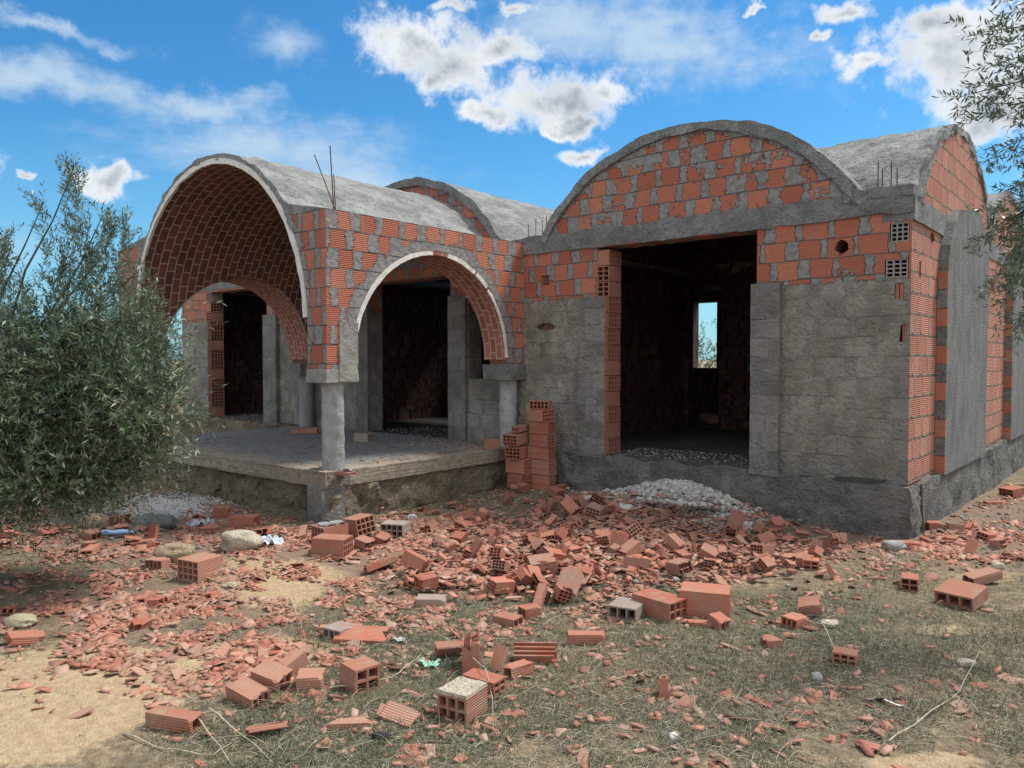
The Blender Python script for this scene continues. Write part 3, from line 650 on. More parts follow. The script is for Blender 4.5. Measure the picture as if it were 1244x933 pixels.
# plaster patches and capitals
rpart('plaster_patch', M_cement_ := concrete_mat('smooth cement patch', (.23, .225, .205), (.33, .32, .295), sc=1.2, bd=.008), -4.89, -4.853, -3.13, -2.885, .965, 1.62, res=.03, amp=.008, sc=9)
rpart('plaster_patch', M_cement_, -5.225, -4.862, -3.302, -2.88, .955, 1.10, res=.03, amp=.006, sc=9)
def column(x, y, z0=-.03):
    n = 20; V = []; F = []; nz = 24; zt = .97
    for k in range(nz+1):
        z = z0+(zt-z0)*k/nz
        for j in range(n):
            a = 2*math.pi*j/n; r = .120+.005*math.sin(3*a+x)+.003*math.sin(k*1.7+a*2); V.append((x+r*math.cos(a), y+r*math.sin(a), z))
    for k in range(nz):
        for j in range(n): F.append((k*n+j, k*n+(j+1) % n, (k+1)*n+(j+1) % n, (k+1)*n+j))
    F += [tuple(reversed(range(n))), tuple(range(nz*n, nz*n+n))]
    V = np.array(V); V = V+np.stack([fbm(V, 9, 3+q) for q in range(3)], 1)*.008
    return P_('column', V, F, M_column, smooth=False)
cols = [column(-5.02, -3.10, -.2), column(-9.76, -3.10, -.2), column(-5.02, -.16), column(-9.76, -.16)]
for cx_, y0, y1, o in ((-5.04, -.42, -.01, cols[2]), (-9.76, -.42, -.01, cols[3]), (-9.76, -3.30, -2.88, cols[1])):
    rpart('capital', M_beam, cx_-.22, cx_+.215, y0, y1, .93, 1.13, res=.05, amp=.010, sc=8, parent=o)
rpart('pier', M_pier, -5.15, -4.88, -3.35, -3.05, -.85, -.14, res=.05, amp=.018, sc=7)
M_pier and rpart('pier', M_pier, -9.93, -9.62, -3.36, -3.03, -.85, -.14, res=.06, amp=.018, sc=7)
rpart('column_collar', M_plinth, -5.20, -4.86, -3.30, -3.0, -.16, .015, res=.03, amp=.03, sc=9, parent=cols[0])
# reinforcing bars
def rebar(pts, r=.006):
    mb = MB(); mb.tube(pts, r, k=5); P_('rebar', mb.V, mb.F, M_rust)
c = on_x(403, 252, -4.95); b0 = np.array([c[0]-.03, -3.1, 2.78])
def up_to(px, py, base): # bar whose top shows at the pixel, at the base's depth
    return at_depth(px, py, (base-CAM)@FWD)
rebar([b0, b0+(up_to(401, 177, b0)-b0)*1.0], .007); rebar([b0+[.02, .02, 0], up_to(382, 188, b0)], .006); rebar([b0+[.03, 0, 0], up_to(404, 212, b0)+[.02, 0, 0]], .006)
bb = np.array([-.22, .15, 2.84])
for px, py in ((1067, 196), (1072, 205), (1083, 195), (1090, 204)):
    tp = up_to(px, py, bb); rebar([np.array([tp[0], tp[1], 2.8]), tp], .006)
bb = np.array([-4.9, .4, 2.84])
for px, py in ((642, 272), (651, 266), (659, 268), (664, 262)):
    tp = up_to(px, py, bb); rebar([np.array([tp[0], tp[1], 2.8]), tp], .005)


# ------------------------------------------------------------------ fast quad mesh
def quadmesh(name, V, Fq, mat, fattr=None, smooth=False):
    me = bpy.data.meshes.new(name); V = np.asarray(V, np.float32); Fq = np.asarray(Fq, np.int32)
    me.vertices.add(len(V)); me.vertices.foreach_set('co', V.ravel()); me.loops.add(Fq.size); me.polygons.add(len(Fq)); me.loops.foreach_set('vertex_index', Fq.ravel())
    k = Fq.shape[1]; me.polygons.foreach_set('loop_start', np.arange(0, Fq.size, k, dtype=np.int32)); me.polygons.foreach_set('loop_total', np.full(len(Fq), k, np.int32)); me.update(calc_edges=True)
    if fattr:
        for n_, v in fattr.items(): a = me.attributes.new(n_, 'FLOAT', 'FACE'); a.data.foreach_set('value', np.asarray(v, np.float32))
    if mat: me.materials.append(mat)
    return me
# ------------------------------------------------------------------ loose bricks
VIEWROT = 40.3
def place_world(o, x, y, z, rz, tilt=(0, 0)):
    o.location = (x, y, z); o.rotation_mode = 'XYZ'; o.rotation_euler = (R(tilt[0]), R(tilt[1]), rz)
def brick(px, py, phi, L, W, Hh, ny, nz, label, mat=None, tilt=(0, 0), jag=0.0, jag2=0.0, lift=0.0, seed=1, open_top=False, group=None, pos=None, name='hollow_brick', cat='brick', t=.010):
    V, F = hollow(L, W, Hh, ny, nz, t, jag, jag2, seed, open_top)
    o = link(name, mesh(name, V, F, mat or M_brick)); p = gnd(px, py) if pos is None else pos
    place_world(o, p[0], p[1], p[2]+lift, R(VIEWROT+phi), tilt); tag(o, label, cat, group); return o
def crust(parent, n, L, W, z, seed, mat=None, amp=.014, name='mortar_crust'):
    V, F = rough_box(-L/2, L/2, -W/2, W/2, z-.006, z+.012, res=.02, amp=amp, sc=22, seed=seed); return link(name, mesh(name, V, F, mat or M_cement), parent, loc=(0, 0, 0))
B = brick
B(245, 701, 62, .27, .24, .165, 4, 3, 'pale dusty hollow brick standing alone, rows of square holes facing the olive tree', M_brick_dusty, jag=.03)
B(192, 689, 75, .12, .17, .075, 4, 1, 'low broken brick strip with one row of holes beside the tan stone', M_brick_dusty, jag=.02)
B(404, 674, -14, .31, .20, .165, 5, 3, 'ridged brick lying on its side with blackened end, in front of the porch column', M_brick)
o = B(401, 660, 48, .28, .20, .17, 4, 3, 'brick topped with a heap of grey mortar crumbs at the foot of the porch column', M_brick, lift=.01); crust(o, 0, .22, .16, .175, 3, amp=.022)
B(438, 650, -48, .27, .21, .17, 4, 3, 'tilted orange brick with holes facing right, beside the mortar topped brick', M_brick, tilt=(8, -6), lift=.02)
B(464, 694, 28, .27, .12, .055, 2, 1, 'thin brick slab leaning upward on the gravel left of the brick heap', M_brick, tilt=(-25, -14), lift=.03, jag=.02)
B(481, 650, 75, .22, .24, .13, 4, 2, 'cement grey brick with its holes showing, right of the porch column foot', M_brick_grey, jag=.02)
B(443, 667, -30, .16, .12, .10, 2, 2, 'small chunky brick piece in front of the tilted orange brick', M_brick, jag=.02, tilt=(5, 10))
B(466, 660, -20, .13, .11, .09, 2, 2, 'small upended orange brick corner beside the grey brick', M_brick, jag=.03, tilt=(20, 14))
B(762, 748, 62, .22, .20, .09, 3, 1, 'weathered grey brick with grooved open top and three holes in front', M_brick_grey, open_top=False, jag2=.0)
B(801, 746, -48, .32, .20, .13, 3, 2, 'long ridged brick between the grey grooved brick and the big brick', M_brick)
B(857, 746, -18, .33, .23, .185, 4, 3, 'largest whole brick on the grass, ridged front and charred end', M_brick)
B(873, 762, -60, .12, .10, .075, 2, 1, 'small broken brick piece at the corner of the largest whole brick', M_brick, jag=.02, tilt=(0, 12))
B(851, 760, -10, .16, .07, .03, 1, 1, 'narrow brick sliver lying before the largest whole brick', M_brick, jag=.03)
B(303, 852, -36, .23, .11, .085, 3, 1, 'ridged brick slab lying diagonally nearest the sandy patch', M_brick_dusty, tilt=(12, 4), jag=.01, jag2=.01)
B(333, 833, -28, .20, .12, .10, 2, 1, 'brick half with smooth top behind the diagonal ridged slab', M_brick_dusty, tilt=(14, 6), jag=.02)
B(360, 817, 50, .13, .085, .085, 1, 1, 'open square brick tube pointing upward', M_brick_dusty, tilt=(0, -22), lift=.02, t=.012)
B(378, 834, 8, .14, .14, .075, 2, 1, 'flat topped brick block just right of the open square tube', M_brick_dusty, jag=.015)
B(212, 884, -18, .27, .085, .075, 1, 1, 'long single channel brick piece at the edge of the sand', M_brick_dusty, jag=.01, t=.011)
B(325, 894, 20, .20, .08, .03, 1, 1, 'curled brick plate lying near the bottom edge by the dry stalks', M_brick_dusty, tilt=(-35, 0), lift=.02, jag=.05, jag2=.05)
B(437, 835, -48, .17, .15, .135, 2, 2, 'ridged half brick showing four square holes', M_brick_dusty, jag=.0, jag2=.02, t=.013)
o = B(583, 812, 2, .19, .20, .10, 4, 2, 'upended brick standing with its open channels upward beside the green glass', M_brick, tilt=(0, -90), jag=.025); o.location.z += .095
B(549, 800, 12, .20, .09, .05, 1, 1, 'split brick trough leaning against the upended brick', M_brick, tilt=(-50, 0), lift=.04, jag=.05, jag2=.02)
B(607, 812, 60, .14, .075, .02, 1, 1, 'pale brick plate propped upright right of the upended brick', M_brick_dusty, tilt=(0, -60), lift=.06)
B(630, 820, 38, .17, .075, .065, 1, 1, 'slim broken brick tube lying open toward the camera between the grass stalks', M_brick, jag2=.02, jag=.02)
B(651, 802, -2, .26, .13, .09, 3, 2, 'ridged brick with torn open channels along its top', M_brick, open_top=True, jag=.02, tilt=(16, 0))
B(712, 781, 0, .23, .08, .065, 2, 1, 'slender brick bar lying level on the grass below the heap', M_brick, jag=.01)
B(588, 838, -34, .21, .11, .08, 2, 2, 'smooth brown brick with four small holes behind the crusted brick', M_brick)
o = B(562, 869, 60, .19, .175, .135, 3, 2, 'brick crusted with dry mortar on top, holes facing front', M_brick_dusty, t=.013); crust(o, 0, .185, .17, .137, 5, M_stone, .008)
B(486, 874, -24, .19, .10, .05, 1, 1, 'curved brick shell lying on the stubble left of the crusted brick', M_brick_dusty, tilt=(28, 8), jag=.04, jag2=.02)
B(425, 884, 5, .22, .06, .035, 2, 1, 'flat ridged brick strip left of the curved brick shell', M_brick_dusty, jag=.03, jag2=.03)
o = B(806, 842, 80, .10, .045, .07, 1, 1, 'small brick tube standing on end alone in the grass', M_brick, tilt=(0, -80), lift=.04, t=.011)
B(1168, 735, 38, .26, .26, .10, 3, 1, 'wide brick slab with three large holes, tipped toward the camera', M_brick_dusty, tilt=(0, -10), lift=.03, t=.014)
B(1105, 715, 62, .18, .12, .10, 2, 2, 'small four hole brick left of the wide tipped slab', M_brick)
B(1192, 709, 18, .30, .13, .07, 2, 1, 'long flat brick with torn side behind the wide tipped slab', M_brick_dusty, tilt=(0, -8), lift=.02, jag2=.03)
B(985, 691, 68, .12, .13, .085, 2, 2, 'little four hole brick at the right foot of the heap', M_brick)
B(988, 747, -30, .15, .12, .08, 2, 1, 'brick corner tilted up on one edge in the open grass', M_brick, tilt=(18, -18), lift=.03, jag=.02)
B(966, 760, 35, .14, .12, .065, 3, 1, 'small brick lying flat just below the tilted brick corner', M_brick, jag=.01)
B(936, 784, 10, .12, .11, .05, 2, 1, 'round edged brick scrap with a second scrap behind it', M_brick, jag=.03, jag2=.03)
B(1027, 805, 60, .11, .13, .07, 3, 2, 'little brick end with two rows of holes alone on the stubble', M_brick)
o = B(440, 777, -6, .34, .16, .05, 3, 1, 'large orange brick panel lying flat beside a white chip', M_brick, tilt=(14, 0), jag=.03, jag2=.02)
B(413, 773, 60, .16, .15, .07, 3, 1, 'charred brick end poking out under the orange brick panel', M_brick_grey, jag=.02)
B(415, 765, 5, .28, .06, .03, 1, 1, 'thin brick strip behind the orange brick panel', M_brick_dusty, jag=.02)
B(525, 735, -2, .22, .13, .06, 2, 1, 'tan dusty brick lying flat at the left edge of the heap', M_brick_grey, jag=.02)
B(617, 759, -34, .17, .12, .065, 2, 1, 'brick with two open holes below the heap', M_brick, jag=.0)
B(644, 749, 32, .14, .10, .075, 2, 1, 'brick stub touching the leaning strip below the heap', M_brick, jag=.02)
B(656, 740, 70, .24, .06, .05, 1, 1, 'narrow brick strip leaning on the brick stub', M_brick, tilt=(0, -35), lift=.06)
B(1230, 603, 20, .24, .20, .10, 4, 2, 'brick with two rows of holes lying beside the right hand wall', M_brick, tilt=(0, -6), lift=.02)
B(1210, 612, -5, .26, .09, .03, 1, 1, 'broad flat brick plate near the brick beside the side wall', M_brick, jag=.04)
B(1134, 642, 0, .16, .13, .07, 2, 1, 'brick scrap lying close to the house corner', M_brick, jag=.03)
B(1100, 664, 10, .20, .12, .05, 2, 1, 'low flat brick in front of the house corner', M_brick, jag=.03)
B(297, 640, 0, .30, .16, .12, 3, 2, 'brick block lying against the porch footing', M_brick, jag=.02)
B(270, 628, 20, .20, .15, .12, 2, 2, 'brick block left along the porch footing', M_brick, jag=.02)
B(188, 661, 80, .22, .07, .05, 1, 1, 'brick bar stuck upright in the litter by the blue bottle', M_brick, tilt=(0, -75), lift=.08)
B(176, 664, 15, .22, .10, .06, 2, 1, 'brick bar lying beside the upright one near the blue bottle', M_brick, tilt=(0, -8), jag=.02)
B(110, 655, -30, .22, .12, .08, 2, 1, 'brick chunk half hidden below the olive tree', M_brick_dusty, jag=.02)
# bricks on the porch and in the rooms
FZ = .004
def onfloor(px, py, z=FZ): d = ray(px, py); return CAM+d*((z-CAM[2])/d[2])
B(0, 0, -30, .26, .17, .12, 3, 2, 'grey block with red end on the porch floor by the middle doorway', M_brick_grey, pos=onfloor(443, 536))
B(0, 0, 5, .24, .15, .085, 3, 2, 'brick lying on the porch floor at the rear left column', M_brick, pos=onfloor(377, 526))
B(0, 0, 0, .20, .13, .07, 2, 1, 'shorter brick beside the one at the rear left column', M_brick, pos=onfloor(362, 526))
p = on_x(597, 541, -4.97); B(0, 0, 0, .20, .13, .13, 2, 2, 'brick standing at the porch edge by the stacks', M_brick, pos=(p[0], p[1]+.02, FZ))
B(0, 0, 8, .22, .16, .15, 3, 2, 'brick on the back room floor seen through the doorways', M_brick_dusty, pos=(-4.55, 5.2, FZ))
B(0, 0, 40, .28, .16, .15, 3, 2, 'second brick in the dark back room behind the first', M_brick_dusty, pos=(-4.9, 5.7, FZ))
o = B(0, 0, -30, .24, .13, .035, 3, 1, 'thin red brick plate wedged at the slab corner beside the column', M_brick, pos=(-4.80, -3.13, -.03)); crust(o, 0, .2, .1, .05, 9, amp=.03)
# the two stacks against the facade
GS = 'hollow bricks stacked against the facade'
def stack(px, py, Y, rows):
    for (dx_, hy, L, W, Hh, rz_, ny, nz, lab, tl, zt, dy_) in rows:
        p = on_y(px, py, Y); V, F = hollow(L, W, Hh-.006, ny, nz, .008, 0, 0, 3); o = link('hollow_brick', mesh('hollow_brick', V, F, M_brick))
        place_world(o, p[0]+dx_, p[1]+dy_, zt, R(rz_), tl); tag(o, lab, 'brick', GS)
zb = on_y(662, 596, -.40)[2]; hgt = .200
zs_ = [zb+i*hgt for i in range(8)]
stack(659, 596, -.33, [(0, 0, .32, .16, .20, 2, 4, 5, 'bottom brick of the taller stack', (0, 0), zs_[0], 0), (.01, 0, .32, .16, .20, -1, 4, 5, 'second brick from the bottom of the taller stack', (0, 0), zs_[1], 0),
    (-.02, 0, .33, .16, .165, 4, 4, 4, 'third brick from the bottom of the taller stack', (0, 0), zs_[2], 0), (.0, 0, .31, .16, .165, -4, 4, 4, 'middle brick of the taller stack', (0, 0), zs_[2]+.165, 0),
    (.0, 0, .30, .16, .165, 1, 4, 4, 'third brick from the top of the taller stack', (0, 0), zs_[2]+.33, 0), (-.03, 0, .31, .20, .155, -12, 4, 3, 'second brick from the top of the taller stack, set askew', (0, 0), zs_[2]+.495, 0),
    (-.03, 0, .17, .26, .11, 110, 5, 2, 'top brick of the taller stack turned with its holes to the front', (0, 0), zs_[2]+.652, 0)])
zb = on_y(633, 594, -.50)[2]
stack(630, 594, -.50, [(0.02, 0, .30, .17, .21, -8, 4, 5, 'bottom brick of the shorter stack', (0, 0), zb, 0), (0, 0, .30, .17, .19, 3, 4, 4, 'second brick from the bottom of the shorter stack', (0, 0), zb+.212, 0),
    (-.02, 0, .30, .21, .155, 106, 4, 3, 'middle brick of the shorter stack, angled with holes in front', (0, -3), zb+.412, 0), (-.04, 0, .31, .21, .15, 98, 4, 3, 'tilted brick second from the top of the shorter stack', (0, -5), zb+.588, 0),
    (.0, 0, .24, .12, .075, 96, 3, 1, 'thin brick lying on top of the shorter stack', (0, -4), zb+.757, .04)])
# ------------------------------------------------------------------ the heap
VAR = []
for i, a_ in enumerate([(.24, .19, .13, 4, 2), (.15, .19, .12, 4, 3), (.20, .12, .09, 3, 2), (.12, .13, .09, 2, 2), (.27, .10, .055, 2, 1), (.18, .08, .06, 1, 1), (.10, .19, .055, 4, 1), (.22, .16, .05, 3, 1), (.16, .16, .12, 3, 3), (.13, .09, .05, 2, 1), (.29, .20, .14, 4, 3), (.2, .06, .05, 1, 1)]):
    V, F = hollow(*a_, .010, .035 if i % 10 else .02, .015 if i % 2 else .0, 40+i); V = V-[0, 0, a_[2]/2]
    for m_ in (M_brick, M_brick, M_brick_dusty): VAR.append((mesh('broken_brick', V, F, m_), a_))
def scatter_bricks(n, dens, label, group, zmax, tilt, rng, name='broken_brick', sizes=None):
    k = 0; pts = []
    while k < n:
        px, py = rng.uniform(380, 1244), rng.uniform(585, 735)
        if rng.random() > dens(px, py): continue
        p = gnd(px, py)
        if p[1] > -.22 and p[0] < .1: continue
        if any((p[0]-q[0])**2+(p[1]-q[1])**2 < .012 for q in pts[-400:]): 
            if rng.random() < .8: continue
        me, a_ = VAR[rng.integers(len(VAR))] if sizes is None else VAR[rng.choice(sizes)]
        o = bpy.data.objects.new(name, me); COL.objects.link(o)
        tx, ty = rng.normal()*tilt, rng.normal()*tilt
        if rng.random() < .10: ty += 55*np.sign(rng.normal())
        z = p[2]+a_[2]/2*.55+abs(math.sin(R(ty)))*a_[0]*.24+abs(math.sin(R(tx)))*a_[1]*.22+rng.random()*zmax
        o.location = (p[0], p[1], z); o.rotation_euler = (R(tx), R(ty), rng.uniform(0, 6.28)); s_ = rng.uniform(.42, .78) if label is None else rng.uniform(.8, 1.05); o.scale = (s_, s_, s_)
        if label is None:
            shp = 'hollow brick piece' if a_[2] >= .09 else ('narrow brick strip' if a_[1] <= .12 else 'thin broken brick plate')
            zone = 'on the left slope of the heap by the stacks' if px < 690 and py < 680 else ('at the heap\'s front left foot on the grass' if px < 700 else ('along the heap\'s right tail' if px > 880 else ('on top of the heap below the plaster rubble' if py < 662 else 'on the front slope of the heap')))
            hue = 'dusty pale' if me.materials[0] == M_brick_dusty else 'red'
            tag(o, ('big ' if s_ > .60 else 'small ')+hue.replace('dusty pale', 'dusty')+' '+shp+' '+zone.replace('on top of the heap below the plaster rubble', 'high on the heap below the plaster rubble'), 'brick', group)
        else: tag(o, ('long ' if a_[0] > .2 else 'short ')+label+(' left of the heap' if px < 620 else ' near the side wall' if px > 1180 else ' before the house corner'), 'brick', group)
        pts.append(p); k += 1
HEAP = [(700, 640, 62, 28, 1.2), (760, 665, 90, 30, 1.2), (850, 680, 100, 20, 1.1), (930, 668, 60, 18, .9), (640, 700, 70, 24, 1.2), (600, 712, 50, 12, .6), (700, 690, 60, 20, .9), (660, 615, 40, 14, .5)]
dens_heap = lambda x, y: float(blob(x, y, HEAP))*(1 if not (y < 640 and x > 740+(640-y)*1.2) else .25)
scatter_bricks(235, dens_heap, None, 'broken bricks of the heap', .05, 17, np.random.default_rng(5))
EDGE = [(540, 640, 45, 16, .8), (500, 660, 30, 14, .5), (1160, 655, 70, 12, .5), (1215, 660, 40, 10, .5), (560, 700, 40, 14, .4)]
scatter_bricks(22, lambda x, y: float(blob(x, y, EDGE)), 'broken brick lying on the shard litter', 'broken bricks strewn around the heap', .0, 8, np.random.default_rng(6), sizes=[6, 7, 9, 10, 15, 16, 18, 27, 28, 33])
LEFT = [(90, 655, 90, 14, .9), (250, 650, 90, 12, .7), (20, 760, 40, 20, .5), (210, 745, 60, 30, .35)]
def sl_():
    rng = np.random.default_rng(8); k = 0
    while k < 26:
        px, py = rng.uniform(-60, 400), rng.uniform(620, 800)
        if rng.random() > float(blob(px, py, LEFT)): continue
        p = gnd(px, py); me, a_ = VAR[rng.choice([6, 9, 12, 15, 18, 21, 27, 28, 33, 20, 29])]; o = bpy.data.objects.new('broken_brick', me); COL.objects.link(o)
        tx, ty = rng.normal(size=2)*8; o.location = (p[0], p[1], p[2]+a_[2]*.42+abs(ty)/57*a_[0]*.4); o.rotation_euler = (R(tx), R(ty), rng.uniform(0, 6.28)); tag(o, ('long ' if a_[0] > .2 else 'short ')+('thick ' if a_[2] > .08 else 'thin ')+'brick piece '+('under the olive tree' if px < 90 else 'on the sandy ground' if py > 700 else 'in the litter by the porch footing' if px > 200 else 'in the litter near the blue bottle'), 'brick', 'broken bricks strewn by the olive tree'); k += 1
sl_()
# ------------------------------------------------------------------ flat shards
def shard_arrays(n, rng, size, thick, nv=5):
    asp = rng.uniform(.25, .9, (n, 1)); q0 = np.array([(-1, -1), (1, -1), (1.05, .9), (.1, 1.15), (-1, .8)])*.82
    X = (q0[None, :, 0]+rng.uniform(-.33, .33, (n, 5)))*size[:, None]; Y = (q0[None, :, 1]+rng.uniform(-.33, .33, (n, 5)))*size[:, None]*asp
    a = rng.uniform(0, 6.283, (n, 1)); X, Y = X*np.cos(a)-Y*np.sin(a), X*np.sin(a)+Y*np.cos(a)
    tx, ty = rng.normal(size=(2, n, 1))*.24
    Z = X*tx+Y*ty; T_ = thick[:, None]
    top = np.stack([X, Y, Z+T_], 2); bot = np.stack([X*1.02, Y*1.02, Z], 2)
    return np.concatenate([bot, top], 1)
smat, t, b = newmat('clay shards'); tn = t.attr('tint'); P, *_ = geo(t); q = t.noise(P, 40, 3, .7)
c = t.mix(tn, (.29, .10, .066), (.48, .22, .15)); c = t.mix(t.sm(t.white(t.vec(tn, 1, 2)), .60, .98)*.7, c, (.46, .35, .27)); c = t.mix(t.sm(t.white(t.vec(tn, 4, 2)), .75, .98)*.6, c, (.17, .10, .085)); c = t.mix(t.sm(t.noise(P, 2.2, 4, .6), .45, .68)*.45, c, (.27, .21, .155)); c = t.mix(t.sm(q, .4, .75)*.4, c, (.30, .19, .14)); t.w(c, b.inputs['Base Color']); bump(t, b, q, .004)
RED2 = [(740, 650, 150, 34, 1.2), (900, 670, 70, 16, .8), (850, 612, 60, 14, .9), (150, 735, 190, 48, 1.), (350, 760, 120, 40, .6), (560, 690, 150, 36, .9), (520, 640, 70, 18, 1.), (740, 665, 240, 50, 1.1), (200, 648, 260, 30, 1.5), (1130, 660, 150, 17, 1.3), (480, 640, 90, 18, 1.), (1180, 672, 100, 14, .8), (1215, 630, 60, 34, 1.), (430, 690, 70, 30, .5), (230, 810, 120, 30, .5), (470, 850, 150, 60, .10), (930, 840, 260, 60, .045), (620, 745, 120, 30, .35), (760, 800, 400, 100, .045), (450, 720, 60, 26, .45)]
def px_points0(n, rng, L, y0, y1, x0, x1):
    px = rng.uniform(x0, x1, n*20); py = rng.uniform(y0, y1, n*20); k = rng.random(n*20) < blob(px, py, L); px, py = px[k][:n], py[k][:n]; return gnd_many(px, py)
def shard_points(n, rng, L, y0=588, y1=960, x0=-200, x1=1400):
    px = rng.uniform(x0, x1, n*14); py = rng.uniform(y0, y1, n*14); d = blob(px, py, L); clump = fbm(np.stack([px*.03, py*.09, px*0], 1), 1, 3, 3)
    keep = rng.random(len(px)) < np.clip(d*(.45+clump*2.2), 0, 1.3)/1.3; px, py = px[keep][:n], py[keep][:n]
    P = gnd_many(px, py); inside = ((P[:, 1] > -.12) & (P[:, 0] < .12)) | ((P[:, 1] > YF-.05) & (P[:, 0] < XR) & (P[:, 0] > XL)); return P[~inside]
rng = np.random.default_rng(21)
Pp = shard_points(19000, rng, RED2); n = len(Pp)
dist = np.linalg.norm(Pp-CAM, axis=1)
Ph = px_points0(3600, rng, [(740, 655, 130, 34, 1.), (640, 690, 90, 26, .8), (880, 676, 80, 16, .7), (560, 700, 60, 18, .5)], 600, 735, 460, 1000); Ph = Ph[Ph[:, 1] < -.2]
Pp = np.concatenate([Pp, Ph+np.stack([0*Ph[:, 0], 0*Ph[:, 0], rng.uniform(0, .07, len(Ph))], 1)]); n0 = n; n = len(Pp); dist = np.linalg.norm(Pp-CAM, axis=1)
sz = np.clip(rng.lognormal(-3.78, .5, n), .007, .060); sz[n0:] = np.clip(rng.lognormal(-3.4, .35, n-n0), .015, .065); th = rng.uniform(.005, .010, n)
order = np.argsort(-(sz/dist)); big_i = order[:270]; rest = order[270:]
A_ = shard_arrays(len(rest), rng, sz[rest], th[rest])+(Pp[rest]+np.stack([0*rest, 0*rest, rng.uniform(-.002, .012, len(rest))], 1))[:, None, :]
nv = 5; base = np.arange(len(rest))[:, None]*10; tops = base+np.arange(5, 10)
tri = [];
Fq = np.concatenate([np.stack([base[:, 0]+i, base[:, 0]+(i+1) % 5, base[:, 0]+5+(i+1) % 5, base[:, 0]+5+i], 1) for i in range(5)]+[np.stack([tops[:, 0], tops[:, 1], tops[:, 2], tops[:, 3]], 1), np.stack([tops[:, 0], tops[:, 3], tops[:, 4], tops[:, 4]], 1)*0+np.stack([tops[:, 0], tops[:, 3], tops[:, 4], tops[:, 0]], 1)])
tint = rng.random(len(rest))
Ft = Fq[:-len(rest)]; Tt = Fq[-len(rest):, :3]
me = bpy.data.meshes.new('brick_litter'); Vv = A_.reshape(-1, 3)
lt = np.concatenate([Ft.ravel(), Tt.ravel()]); me.vertices.add(len(Vv)); me.vertices.foreach_set('co', Vv.astype(np.float32).ravel()); me.loops.add(len(lt)); me.polygons.add(len(Ft)+len(Tt)); me.loops.foreach_set('vertex_index', lt.astype(np.int32))
tot = np.concatenate([np.full(len(Ft), 4), np.full(len(Tt), 3)]).astype(np.int32); me.polygons.foreach_set('loop_total', tot); me.polygons.foreach_set('loop_start', np.concatenate([[0], np.cumsum(tot)[:-1]]).astype(np.int32)); me.update(calc_edges=True)
at_ = me.attributes.new('tint', 'FLOAT', 'FACE'); at_.data.foreach_set('value', np.tile(tint, 7).astype(np.float32)); me.materials.append(smat)
o = link('brick_litter', me); tag(o, 'small chips of crushed red brick covering the ground', 'brick litter', None, 'stuff')
sv_ = []
for i in range(14):
    a_ = shard_arrays(1, np.random.default_rng(300+i), np.array([1.0]), np.array([.16]))[0]
    sv_.append(mesh('brick_shard', a_, [(0, 1, 6, 5), (1, 2, 7, 6), (2, 3, 8, 7), (3, 4, 9, 8), (4, 0, 5, 9), (5, 6, 7, 8, 9), (4, 3, 2, 1, 0)], smat, fattr={'tint': [random.random()]*7}))
for i in big_i:
    o = bpy.data.objects.new('brick_shard', sv_[rng.integers(14)]); COL.objects.link(o); s_ = sz[i]; o.location = Pp[i]+[0, 0, .004]; o.scale = (s_, s_, s_*.8); o.rotation_euler = (rng.normal()*.1, rng.normal()*.1, rng.uniform(0, 6.28))
    qx, qy = proj(Pp[i]); sd3 = 'at far left ' if qx < 200 else 'left of centre ' if qx < 450 else 'in the middle ' if qx < 700 else 'right of centre ' if qx < 950 else 'toward the right edge '; zn = sd3+('by the olive shade' if qx < 330 and qy < 800 else 'on the near stubble' if qy > 850 else 'on the far stubble' if qy > 760 else 'before the side wall' if qx > 980 else 'by the heap foot' if qx > 560 else 'on the sandy path')
    tag(o, ('large ' if sz[i] > .045 else 'small ')+'flat shard of red brick '+zn, 'shard', 'larger brick shards on the ground')
# ------------------------------------------------------------------ rubble chunks
def chunks(n, rng, P, size, name, mat, label, cat):
    oct_ = np.array([(1, 0, 0), (0, 1, 0), (-1, 0, 0), (0, -1, 0), (0, 0, 1), (0, 0, -1), (.7, .7, .6), (-.7, .7, .5), (-.7, -.7, .6), (.7, -.7, .5)])
    Ft = np.array([(0, 6, 4), (6, 1, 4), (1, 7, 4), (7, 2, 4), (2, 8, 4), (8, 3, 4), (3, 9, 4), (9, 0, 4), (0, 5, 6), (6, 5, 1), (1, 5, 7), (7, 5, 2), (2, 5, 8), (8, 5, 3), (3, 5, 9), (9, 5, 0)])
    V = oct_[None]*(rng.uniform(.6, 1.25, (n, 10, 1)))*size[:, None, None]*rng.uniform(.5, 1.1, (n, 1, 3)); a = rng.uniform(0, 6.28, n); c, s_ = np.cos(a)[:, None], np.sin(a)[:, None]
    V = np.stack([V[..., 0]*c-V[..., 1]*s_, V[..., 0]*s_+V[..., 1]*c, V[..., 2]*.7], 2)+P[:, None, :]
    F = (np.arange(n)[:, None, None]*10+Ft[None]).reshape(-1, 3); me = quadmesh(name, V.reshape(-1, 3), F, mat); return tag(link(name, me), label, cat, None, 'stuff')
def px_points(n, rng, L, y0, y1, x0, x1):
    px = rng.uniform(x0, x1, n*20); py = rng.uniform(y0, y1, n*20); k = rng.random(n*20) < blob(px, py, L); px, py = px[k][:n], py[k][:n]; return gnd_many(px, py)
P_w = px_points(3000, rng, [(838, 606, 50, 14, 1.), (870, 626, 34, 13, .9), (790, 604, 35, 10, .5), (720, 612, 40, 14, .16), (900, 640, 26, 10, .4), (680, 600, 16, 8, .2)], 585, 660, 640, 960)
nw_ = 4200; qx_ = rng.normal(-2.36, .34, nw_); qy_ = -.10-abs(rng.normal(0, .30, nw_)); qx_ = qx_+(-.10-qy_)*.15; P_w = np.concatenate([P_w, np.stack([qx_, qy_, gz(qx_, qy_)], 1)])
P_w = P_w[(P_w[:, 1] < -.09)]
